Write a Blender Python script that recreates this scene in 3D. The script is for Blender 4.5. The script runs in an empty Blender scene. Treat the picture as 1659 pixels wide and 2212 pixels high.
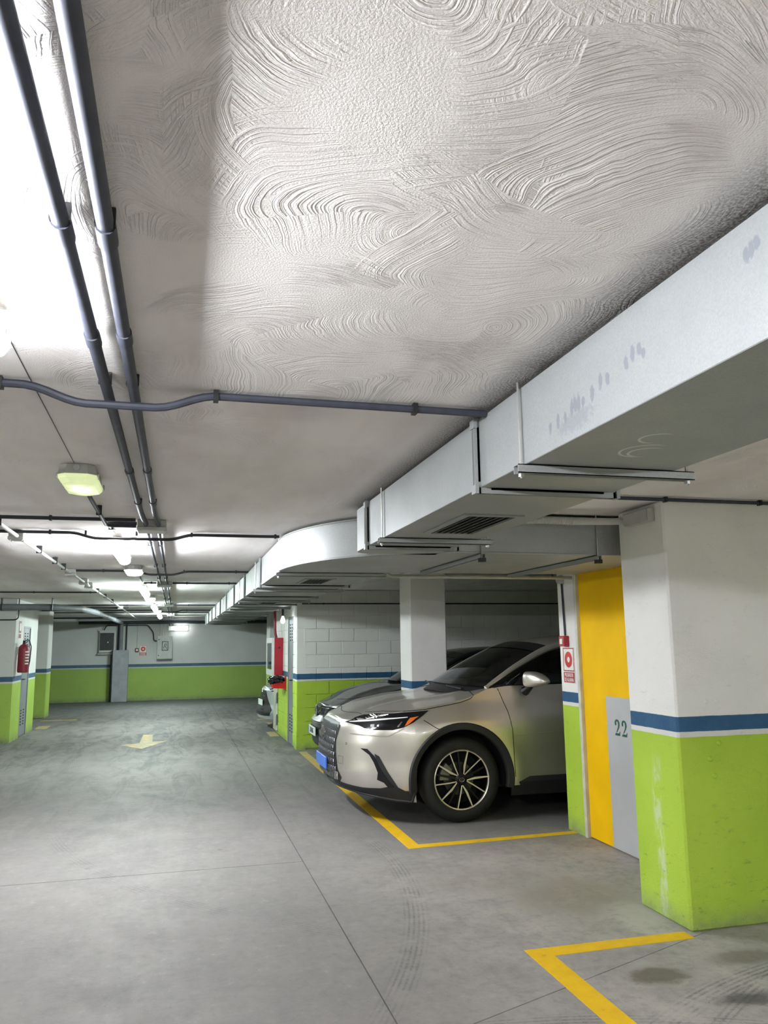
import bpy, bmesh, math, random
from mathutils import Vector, Matrix
from mathutils.bvhtree import BVHTree
random.seed(7)
PI = math.pi
C = bpy.context.scene.collection
SC = bpy.context.scene

# ------------------------------------------------------------------ camera
RM = ((0.9684955, 0.0281844, 0.2474311), (-0.2487106, 0.1598655, 0.9552937), (-0.0126313, -0.9867364, 0.1618388))
cd = bpy.data.cameras.new('camera'); cam = bpy.data.objects.new('camera', cd); C.objects.link(cam)
cd.sensor_fit = 'HORIZONTAL'; cd.sensor_width = 36.0; cd.lens = 1715.0/1659.0*36.0
cd.clip_start = 0.02; cd.clip_end = 200
cam.matrix_world = Matrix(((RM[0][0], -RM[0][1], -RM[0][2], 0), (RM[1][0], -RM[1][1], -RM[1][2], 0),
                           (RM[2][0], -RM[2][1], -RM[2][2], 1.6), (0, 0, 0, 1)))
SC.camera = cam
# ------------------------------------------------------------------ world, exposure
w = bpy.data.worlds.new('world'); SC.world = w; w.use_nodes = True
w.node_tree.nodes['Background'].inputs[0].default_value = (0.6, 0.65, 0.7, 1)
w.node_tree.nodes['Background'].inputs[1].default_value = 0.0
SC.view_settings.view_transform = 'Standard'; SC.view_settings.look = 'None'
SC.view_settings.gamma = 1.0; SC.view_settings.use_curve_mapping = False
SC.view_settings.exposure = 1.86
cy = SC.cycles
cy.max_bounces = 10; cy.diffuse_bounces = 6; cy.glossy_bounces = 4; cy.transmission_bounces = 4
cy.transparent_max_bounces = 10; cy.sample_clamp_indirect = 10.0; cy.use_denoising = True
cy.caustics_reflective = False; cy.caustics_refractive = False
TUBE_POWER = 70.0; BULK_POWER = 0.75

# ------------------------------------------------------------------ node helpers
class NT:
    def __init__(s, name):
        s.m = bpy.data.materials.new(name); s.m.use_nodes = True
        s.t = s.m.node_tree; s.b = s.t.nodes['Principled BSDF']
        s.out = s.t.nodes['Material Output']
    def n(s, ty, **kw):
        x = s.t.nodes.new(ty)
        for k, v in kw.items():
            if k.startswith('i_'):
                x.inputs[k[2:].replace('_', ' ')].default_value = v
            else: setattr(x, k, v)
        return x
    def l(s, a, b): s.t.links.new(a, b)
    def inp(s, sock, v):
        if isinstance(v, (int, float)): sock.default_value = v
        elif isinstance(v, tuple): sock.default_value = v if len(v) == len(sock.default_value) else v + (1,)
        else: s.l(v, sock)
    def math(s, op, a, b=0.0, c=None, clamp=False):
        x = s.n('ShaderNodeMath', operation=op); x.use_clamp = clamp
        s.inp(x.inputs[0], a); s.inp(x.inputs[1], b)
        if c is not None: s.inp(x.inputs[2], c)
        return x.outputs[0]
    def vmath(s, op, a, b=(0, 0, 0)):
        x = s.n('ShaderNodeVectorMath', operation=op)
        s.inp(x.inputs[0], a); s.inp(x.inputs[1], b)
        return x.outputs[1] if op in ('DISTANCE', 'LENGTH', 'DOT_PRODUCT') else x.outputs[0]
    def mix(s, f, a, b):
        x = s.n('ShaderNodeMix', data_type='RGBA')
        s.inp(x.inputs[0], f); s.inp(x.inputs[6], a); s.inp(x.inputs[7], b)
        return x.outputs[2]
    def step(s, v, a, b, lo=0.0, hi=1.0):   # smooth map
        x = s.n('ShaderNodeMapRange', interpolation_type='SMOOTHSTEP')
        s.inp(x.inputs[0], v); x.inputs[1].default_value = a; x.inputs[2].default_value = b
        x.inputs[3].default_value = lo; x.inputs[4].default_value = hi
        return x.outputs[0]
    def noise(s, vec, scale, detail=3, rough=0.5, dist=0.0):
        x = s.n('ShaderNodeTexNoise'); s.inp(x.inputs['Vector'], vec)
        x.inputs['Scale'].default_value = scale; x.inputs['Detail'].default_value = detail
        x.inputs['Roughness'].default_value = rough; x.inputs['Distortion'].default_value = dist
        return x
    def pos(s): return s.n('ShaderNodeNewGeometry').outputs['Position']
    def obj(s): return s.n('ShaderNodeTexCoord').outputs['Object']
    def sep(s, v):
        x = s.n('ShaderNodeSeparateXYZ'); s.l(v, x.inputs[0]); return x.outputs
    def scalev(s, v, sc):
        x = s.n('ShaderNodeMapping'); s.l(v, x.inputs[0]); x.inputs[3].default_value = sc; return x.outputs[0]
    def bump(s, h, strength=0.5, dist=0.01, prev=None):
        x = s.n('ShaderNodeBump'); x.inputs['Strength'].default_value = strength; x.inputs['Distance'].default_value = dist
        s.l(h, x.inputs['Height'])
        if prev is not None: s.l(prev, x.inputs['Normal'])
        return x.outputs[0]
    def setc(s, col=None, rough=None, metal=None, normal=None, **kw):
        if col is not None: s.inp(s.b.inputs['Base Color'], col)
        if rough is not None: s.inp(s.b.inputs['Roughness'], rough)
        if metal is not None: s.inp(s.b.inputs['Metallic'], metal)
        if normal is not None: s.l(normal, s.b.inputs['Normal'])
        for k, v in kw.items(): s.inp(s.b.inputs[k.replace('_', ' ')], v)
        return s.m

def simple(name, col, rough=0.5, metal=0.0, var=0.06, scale=12, bump=0.0, **kw):
    t = NT(name); p = t.obj()
    n = t.noise(p, scale, 4)
    c = t.mix(t.step(n.outputs[0], 0.3, 0.7), tuple(max(0, x*(1-var)) for x in col), tuple(min(1, x*(1+var)) for x in col))
    nr = t.bump(n.outputs[0], bump, 0.005) if bump else None
    return t.setc(c, rough, metal, nr, **kw)

def emis(name, col, strength):
    t = NT(name)
    t.setc(col=(0.8, 0.8, 0.8), rough=0.4)
    t.inp(t.b.inputs['Emission Color'], col); t.b.inputs['Emission Strength'].default_value = strength
    return t.m

# ------------------------------------------------------------------ materials
def plaster_ceiling():
    t = NT('swirled_plaster'); p = t.pos()
    flat = t.vmath('MULTIPLY', p, (1, 1, 0))
    warp = t.noise(flat, 1.3, 2)
    wv = t.vmath('ADD', flat, t.vmath('MULTIPLY', t.vmath('SUBTRACT', warp.outputs['Color'], (0.5, 0.5, 0.5)), (0.55, 0.55, 0)))
    total = None
    for k, (sc, fr, ox, oy, lo) in enumerate(((2.1, 190, 0.0, 0.0, 0.44), (3.3, 230, 3.7, 1.9, 0.48))):
        v0 = t.vmath('ADD', wv, (ox, oy, 0))
        vo = t.n('ShaderNodeTexVoronoi', feature='F1', voronoi_dimensions='2D'); t.l(v0, vo.inputs['Vector']); vo.inputs['Scale'].default_value = sc
        cellpos = vo.outputs['Position']; col = vo.outputs['Color']
        off = t.vmath('MULTIPLY', t.vmath('NORMALIZE', t.vmath('MULTIPLY', t.vmath('SUBTRACT', col, (0.5, 0.5, 0.5)), (1, 1, 0))), (0.62/sc, 0.62/sc, 0))
        cc = t.vmath('ADD', cellpos, off)
        jit = t.noise(v0, 9, 2)
        d = t.vmath('DISTANCE', t.vmath('MULTIPLY', v0, (1, 1, 0)), t.vmath('MULTIPLY', cc, (1, 1, 0)))
        d = t.math('ADD', d, t.math('MULTIPLY', jit.outputs[0], 0.022))
        # combed grooves of uneven spacing: 1-D noise over the distance
        dv = t.n('ShaderNodeCombineXYZ'); t.l(t.math('MULTIPLY', d, 1.0), dv.inputs[0])
        ang = t.vmath('SUBTRACT', t.vmath('MULTIPLY', v0, (1, 1, 0)), t.vmath('MULTIPLY', cc, (1, 1, 0)))
        t.l(t.math('MULTIPLY', t.sep(ang)[0], 0.035), dv.inputs[1]); t.l(t.math('MULTIPLY', t.sep(col)[0], 5.0), dv.inputs[2])
        rg = t.noise(dv.outputs[0], fr*0.75, 2, 0.6)
        ridge = t.step(rg.outputs[0], 0.42, 0.62)
        mask = t.noise(v0, 2.6, 2)
        amt = t.step(mask.outputs[0], lo, lo+0.12)
        cellamt = t.step(t.sep(col)[1], 0.2, 0.6, 0.25, 1.0)
        h = t.math('MULTIPLY', t.math('MULTIPLY', ridge, amt), cellamt)
        total = h if total is None else t.math('MAXIMUM', total, h)
    # fade in the strong combing: near part is rougher, the far part was trowelled flatter
    y = t.sep(p)[1]
    fade = t.step(y, 2.2, 3.4, 1.0, 0.28)
    total = t.math('MULTIPLY', total, fade)
    g1 = t.noise(flat, 210, 3, 0.6); g2 = t.noise(flat, 5, 3)
    nr = t.bump(total, 0.7, 0.007)
    nr = t.bump(t.math('ADD', t.math('MULTIPLY', g1.outputs[0], 1.0), t.math('MULTIPLY', g2.outputs[0], 1.2)), 0.5, 0.0035, nr)
    stain = t.noise(t.scalev(flat, (3.0, 0.8, 1)), 1.4, 4)
    c = t.mix(t.step(stain.outputs[0], 0.35, 0.7), (0.92, 0.885, 0.865), (0.83, 0.79, 0.765))
    # darker stippled band on the plaster along the duct
    x = t.sep(p)[0]
    e1 = t.math('MULTIPLY', t.math('MULTIPLY', t.step(x, 0.90, 1.05), t.step(x, 1.06, 1.10, 1.0, 0.0)), t.step(y, 4.6, 4.9, 1.0, 0.0))
    e1 = t.math('MULTIPLY', e1, t.math('ADD', t.math('MULTIPLY', t.step(t.noise(flat, 140, 3).outputs[0], 0.35, 0.65), 0.5), 0.5))
    c = t.mix(t.math('MULTIPLY', e1, 0.85), c, (0.10, 0.095, 0.09))
    return t.setc(c, 0.9, normal=nr, Specular_IOR_Level=0.2)

def painted(name, zs=1.155, blocks=False, rough_bump=0.5, dirt=0.5, grey=0.0, streak=False):
    t = NT(name); p = t.pos(); z = t.sep(p)[2]
    wob = t.noise(p, 14, 3); zz = t.math('ADD', z, t.math('MULTIPLY', t.math('SUBTRACT', wob.outputs[0], 0.5), 0.006))
    big = t.noise(p, 1.6, 4); med = t.noise(p, 6, 5, 0.65)
    white = t.mix(t.step(big.outputs[0], 0.3, 0.7), (0.89, 0.88, 0.86), (0.82, 0.81, 0.795))
    green = t.mix(t.step(big.outputs[0], 0.3, 0.7), (0.46, 0.66, 0.075), (0.40, 0.59, 0.06))
    blue = t.mix(t.step(med.outputs[0], 0.3, 0.7), (0.035, 0.105, 0.215), (0.05, 0.135, 0.255))
    def gate(v, a): return t.step(v, a-0.002, a+0.002)
    c = t.mix(gate(zz, zs-0.115), green, (0.74, 0.74, 0.72))
    c = t.mix(gate(zz, zs-0.085), c, blue)
    c = t.mix(gate(zz, zs), c, white)
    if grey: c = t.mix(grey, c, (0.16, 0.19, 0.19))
    if streak:
        x, y, _ = t.sep(p)
        cen = t.math('ADD', y, t.math('MULTIPLY', t.math('SUBTRACT', t.noise(t.scalev(p, (1, 1, .6)), 3, 3).outputs[0], 0.5), 0.10))
        m = t.math('MULTIPLY', t.step(t.math('ABSOLUTE', t.math('SUBTRACT', cen, 4.36)), 0.015, 0.06, 1, 0), t.math('MULTIPLY', t.step(z, .95, .80, 0, 1), t.step(x, 2.79, 2.80, 1, 0)))
        m = t.math('MULTIPLY', m, t.step(t.noise(t.scalev(p, (1, 1, .35)), 26, 4, .7).outputs[0], .38, .6))
        c = t.mix(t.math('MULTIPLY', m, 0.55), c, (0.72, 0.78, 0.62))
    sc = t.noise(t.scalev(p, (1, 1, 2.6)), 11, 6, 0.75)
    low = t.step(z, 0.0, 1.0, 1.0, 0.0)
    dm = t.math('MULTIPLY', t.step(sc.outputs[0], 0.57, 0.72), t.math('ADD', t.math('MULTIPLY', low, dirt), 0.12))
    c = t.mix(dm, c, (0.11, 0.12, 0.085))
    foot = t.math('MULTIPLY', t.step(z, 0.0, 0.16, 1.0, 0.0), t.step(med.outputs[0], 0.3, 0.7, 0.25, 0.8))
    c = t.mix(foot, c, (0.20, 0.21, 0.17))
    swv = t.n('ShaderNodeTexVoronoi', feature='F1'); t.l(t.vmath('ADD', p, t.vmath('MULTIPLY', med.outputs['Color'], (0.2, 0.2, 0.2))), swv.inputs['Vector']); swv.inputs['Scale'].default_value = 2.2
    rings = t.math('SINE', t.math('MULTIPLY', swv.outputs['Distance'], 260))
    fine = t.noise(p, 90, 3)
    h = t.math('ADD', t.math('MULTIPLY', t.math('MULTIPLY', rings, t.step(t.noise(p, 2.3, 2).outputs[0], 0.42, 0.6)), 0.22 if not blocks else 0.0), t.math('ADD', t.math('MULTIPLY', fine.outputs[0], 0.5), med.outputs[0]))
    return t.setc(c, 0.62, normal=t.bump(h, rough_bump, 0.006), Specular_IOR_Level=0.15)

def concrete_floor():
    t = NT('polished_concrete'); p = t.pos(); x, y, z = t.sep(p)
    a = t.noise(p, 0.55, 5, 0.6); b = t.noise(p, 3.2, 6, 0.65); f = t.noise(p, 60, 3)
    str_ = t.noise(t.scalev(p, (2.4, 0.5, 1)), 1.6, 6, 0.7, 1.2)
    c = t.mix(t.step(a.outputs[0], 0.3, 0.7), (0.235, 0.218, 0.208), (0.195, 0.185, 0.178))
    c = t.mix(t.step(b.outputs[0], 0.42, 0.72, 0, 0.35), c, (0.20, 0.195, 0.19))
    c = t.mix(t.math('MULTIPLY', t.step(x, 0.6, 2.4), t.step(y, 5.5, 7.0, 0.75, 0.0)), c, t.mix(t.step(b.outputs[0], 0.35, 0.65), (0.54, 0.505, 0.475), (0.42, 0.395, 0.37)))  # right bay painted lighter to make up for light falling off there
    # tyre grime: more of it down the aisle and in the bays
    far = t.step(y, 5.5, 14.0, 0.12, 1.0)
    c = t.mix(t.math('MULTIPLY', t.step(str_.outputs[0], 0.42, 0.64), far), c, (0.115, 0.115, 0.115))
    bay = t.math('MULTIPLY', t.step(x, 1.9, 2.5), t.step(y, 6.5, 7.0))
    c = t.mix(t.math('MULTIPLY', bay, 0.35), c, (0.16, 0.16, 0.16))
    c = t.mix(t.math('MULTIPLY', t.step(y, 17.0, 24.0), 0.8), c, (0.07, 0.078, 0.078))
    g2 = t.noise(p, 15, 8, 0.72); g3 = t.noise(p, 46, 4, 0.6)
    c = t.mix(t.step(g2.outputs[0], 0.44, 0.70, 0, 0.35), c, (0.13, 0.125, 0.12))
    c = t.mix(t.step(g2.outputs[0], 0.44, 0.28, 0, 0.22), c, (0.50, 0.48, 0.46))
    c = t.mix(t.step(g3.outputs[0], 0.66, 0.72, 0, 0.5), c, (0.07, 0.068, 0.065))
    # swept tyre arcs
    def arc(cx, cy_, r, wd, x0, x1, y0, y1, k):
        d = t.vmath('DISTANCE', t.vmath('MULTIPLY', p, (1, 1, 0)), (cx, cy_, 0))
        dd = t.math('ABSOLUTE', t.math('SUBTRACT', d, r))
        m = t.step(dd, wd*0.5, wd, 1, 0)
        tread = t.math('MULTIPLY', t.step(t.math('SINE', t.math('MULTIPLY', d, 2*PI/0.028)), -0.2, 0.6), t.step(t.noise(p, 55, 3).outputs[0], 0.35, 0.55, 0.25, 1.0))
        m = t.math('MULTIPLY', m, tread)
        m = t.math('MULTIPLY', m, t.math('MULTIPLY', t.step(x, x0, x0+0.3), t.step(x, x1-0.3, x1, 1, 0)))
        m = t.math('MULTIPLY', m, t.math('MULTIPLY', t.step(y, y0, y0+0.4), t.step(y, y1-0.4, y1, 1, 0)))
        m = t.math('MULTIPLY', m, t.step(b.outputs[0], 0.38, 0.6, 0.1, 1))
        return t.math('MULTIPLY', m, k)
    for q in ((-3.6, 6.2, 5.2, 0.09, 0.2, 2.4, 3.0, 8.6, 0.45), (4.2, 8.9, 5.35, 0.08, -1.2, 1.7, 4.2, 9.0, 0.35), (1.0, 0.2, 3.25, 0.07, 0.6, 2.6, 2.5, 3.8, 0.5),
              (3.6, 0.8, 2.9, 0.09, 1.4, 3.5, 2.4, 3.9, 0.6), (4.4, 0.3, 3.6, 0.06, 1.6, 3.6, 2.4, 3.9, 0.5), (5.0, 13.0, 6.4, 0.10, -2.4, 0.8, 8.0, 17.0, 0.55), (-5.5, 18.0, 5.0, 0.12, -3.0, 1.0, 13.0, 22.0, 0.7), (-4.6, 17.0, 5.6, 0.1, -3.0, 1.2, 13.0, 22.0, 0.6)):
        c = t.mix(arc(*q), c, (0.085, 0.085, 0.085))
    spots = t.n('ShaderNodeTexVoronoi', feature='F1'); t.l(p, spots.inputs['Vector']); spots.inputs['Scale'].default_value = 2.3
    rnd = t.sep(spots.outputs['Color'])[0]
    sm = t.math('MULTIPLY', t.step(spots.outputs['Distance'], 0.035, 0.07, 1, 0), t.step(rnd, 0.45, 0.5))
    c = t.mix(t.math('MULTIPLY', sm, 0.5), c, (0.10, 0.095, 0.09))
    def blot(cx, cy_, rx, ry, k, col):
        q = t.vmath('MULTIPLY', t.vmath('SUBTRACT', p, (cx, cy_, 0)), (1/rx, 1/ry, 0))
        d = t.math('ADD', t.vmath('LENGTH', q), t.math('ADD', t.math('MULTIPLY', t.math('SUBTRACT', b.outputs[0], 0.5), 1.6), t.math('MULTIPLY', t.math('SUBTRACT', g2.outputs[0], 0.5), 1.5)))
        return t.math('MULTIPLY', t.step(d, 0.35, 1.0, 1, 0), k), col
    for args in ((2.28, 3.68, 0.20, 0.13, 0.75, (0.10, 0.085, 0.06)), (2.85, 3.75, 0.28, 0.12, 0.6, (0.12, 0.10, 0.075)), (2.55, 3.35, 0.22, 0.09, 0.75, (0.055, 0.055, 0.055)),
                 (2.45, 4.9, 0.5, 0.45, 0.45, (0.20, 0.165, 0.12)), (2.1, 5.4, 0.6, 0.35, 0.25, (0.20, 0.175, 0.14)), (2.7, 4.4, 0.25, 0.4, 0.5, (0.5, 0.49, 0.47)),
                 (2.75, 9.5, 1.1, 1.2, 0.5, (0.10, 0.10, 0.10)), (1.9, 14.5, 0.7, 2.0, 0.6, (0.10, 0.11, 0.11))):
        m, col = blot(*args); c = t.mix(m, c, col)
    r = t.math('ADD', t.step(b.outputs[0], 0.3, 0.7, 0.56, 0.72), t.math('MULTIPLY', f.outputs[0], 0.06))
    nr = t.bump(t.math('ADD', t.math('MULTIPLY', f.outputs[0], 0.4), b.outputs[0]), 0.12, 0.004)
    return t.setc(c, r, normal=nr, Specular_IOR_Level=0.35)

def galvanized(name, marks=False, dull=0.0):
    t = NT(name); p = t.pos()
    vo = t.n('ShaderNodeTexVoronoi', feature='F1'); t.l(p, vo.inputs['Vector']); vo.inputs['Scale'].default_value = 190
    n = t.noise(p, 3, 4)
    c = t.mix(t.sep(vo.outputs['Color'])[0], (0.345, 0.362, 0.368), (0.395, 0.41, 0.41))
    c = t.mix(t.step(n.outputs[0], 0.4, 0.7, 0, 0.4), c, (0.31, 0.325, 0.33))
    if dull: c = t.mix(dull, c, (0.62, 0.62, 0.58))
    if marks:
        x, y, z = t.sep(p)
        side = t.step(x, 1.0555, 1.057, 1, 0)
        j = t.noise(p, 70, 3)
        tot = None
        # finger marks on the side sheet: (y, z, half length)
        for (cy_, cz, hl) in ((2.08, 2.215, .020), (2.03, 2.225, .026), (1.985, 2.22, .020), (1.945, 2.24, .030), (1.925, 2.245, .030), (1.905, 2.24, .030), (1.88, 2.24, .018),
                              (1.83, 2.245, .026), (1.785, 2.265, .026), (1.75, 2.26, .022), (1.66, 2.27, .020), (1.63, 2.285, .024), (1.60, 2.285, .022), (1.585, 2.27, .016), (1.22, 2.335, .020), (1.205, 2.34, .02), (1.19, 2.345, .018)):
            q = t.vmath('MULTIPLY', t.vmath('SUBTRACT', p, (1.05, cy_, cz)), (0, 1/0.011, 1/hl))
            d = t.math('ADD', t.vmath('LENGTH', q), t.math('MULTIPLY', t.math('SUBTRACT', j.outputs[0], 0.5), 1.2))
            m = t.step(d, 0.7, 1.05, 1, 0)
            tot = m if tot is None else t.math('MAXIMUM', tot, m)
        q = t.vmath('MULTIPLY', t.vmath('SUBTRACT', p, (1.05, 1.93, 2.20)), (0, 1/0.12, 1/0.035))
        m = t.step(t.math('ADD', t.vmath('LENGTH', q), t.math('MULTIPLY', t.math('SUBTRACT', j.outputs[0], 0.5), 1.6)), 0.5, 1.1, 0.6, 0)
        tot = t.math('MAXIMUM', tot, m)
        c = t.mix(t.math('MULTIPLY', t.math('MULTIPLY', tot, side), 0.75), c, (0.22, 0.245, 0.28))
        # curved scratches rubbed bright under the duct
        under = t.step(z, 2.151, 2.152, 1, 0)
        st = None
        for (cx, cyy, r, a0, a1) in ((1.33, 2.03, 0.075, 0.9, -9), (1.345, 2.045, 0.055, 0.85, -9), (1.28, 1.89, 0.05, 0.5, -9)):
            dd = t.math('ABSOLUTE', t.math('SUBTRACT', t.vmath('DISTANCE', t.vmath('MULTIPLY', p, (1, 1, 0)), (cx, cyy, 0)), r))
            half = t.step(x, cx-0.02, cx+0.03, 1, 0)
            m = t.math('MULTIPLY', t.step(dd, 0.002, 0.006, 1, 0), half)
            st = m if st is None else t.math('MAXIMUM', st, m)
        c = t.mix(t.math('MULTIPLY', t.math('MULTIPLY', st, under), 0.6), c, (0.85, 0.85, 0.82))
    b2 = t.noise(p, 1.2, 2)
    return t.setc(c, t.step(n.outputs[0], 0.2, 0.8, 0.45, 0.6), 0.3, t.bump(b2.outputs[0], 0.25, 0.03))

def yellow_paint():
    t = NT('yellow_line_paint'); p = t.pos(); n = t.noise(p, 9, 6, 0.7); f = t.noise(p, 120, 3)
    c = t.mix(t.step(n.outputs[0], 0.3, 0.7), (0.92, 0.58, 0.012), (0.82, 0.48, 0.012))
    worn = t.step(n.outputs[0], 0.62, 0.72, 0, 0.75)
    c = t.mix(worn, c, (0.28, 0.22, 0.12))
    far = t.math('MULTIPLY', t.step(t.sep(p)[1], 8.0, 12.5), t.step(n.outputs[0], 0.3, 0.55, 0.5, 0.85))
    c = t.mix(far, c, (0.30, 0.27, 0.19))
    return t.setc(c, 0.55, normal=t.bump(f.outputs[0], 0.15, 0.002))

def arrow_paint():
    t = NT('worn_arrow_paint'); p = t.pos(); n = t.noise(p, 7, 6, 0.75)
    c = t.mix(t.step(n.outputs[0], 0.38, 0.62), (0.52, 0.36, 0.07), (0.27, 0.23, 0.13))
    return t.setc(c, 0.55)

def car_paint(name, col, metal=0.85, rough=0.32, coat=0.7):
    t = NT(name); p = t.obj(); f = t.noise(p, 900, 2); d = t.noise(p, 3, 3)
    c = t.mix(t.step(f.outputs[0], 0.35, 0.65), tuple(x*0.92 for x in col), tuple(min(1, x*1.08) for x in col))
    c = t.mix(t.step(d.outputs[0], 0.5, 0.8, 0, 0.12), c, (0.33, 0.31, 0.28))
    m = t.setc(c, rough, metal)
    t.b.inputs['Coat Weight'].default_value = coat; t.b.inputs['Coat Roughness'].default_value = 0.06
    return m

def glass_mat(name, tint=(0.05, 0.06, 0.065), clear=0.45):
    t = NT(name)
    tr = t.n('ShaderNodeBsdfTransparent'); tr.inputs[0].default_value = (clear, clear*1.02, clear, 1)
    gl = t.n('ShaderNodeBsdfGlossy'); gl.inputs['Roughness'].default_value = 0.03; gl.inputs[0].default_value = (0.9, 0.95, 1, 1)
    fr = t.n('ShaderNodeFresnel'); fr.inputs[0].default_value = 1.5
    n = t.noise(t.obj(), 2, 2)
    k = t.math('ADD', t.math('MULTIPLY', fr.outputs[0], 0.95), t.math('MULTIPLY', n.outputs[0], 0.02))
    mx = t.n('ShaderNodeMixShader'); t.l(k, mx.inputs[0]); t.l(tr.outputs[0], mx.inputs[1]); t.l(gl.outputs[0], mx.inputs[2])
    t.l(mx.outputs[0], t.out.inputs[0]); return t.m

def foam_stripes():
    t = NT('striped_foam'); x, y, z = t.sep(t.pos())
    s = t.math('FRACT', t.math('MULTIPLY', t.math('ADD', z, t.math('MULTIPLY', y, 5.0)), 2.6))
    return t.setc(t.mix(t.step(s, 0.48, 0.52), (0.72, 0.74, 0.66), (0.16, 0.17, 0.15)), 0.7)

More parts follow.
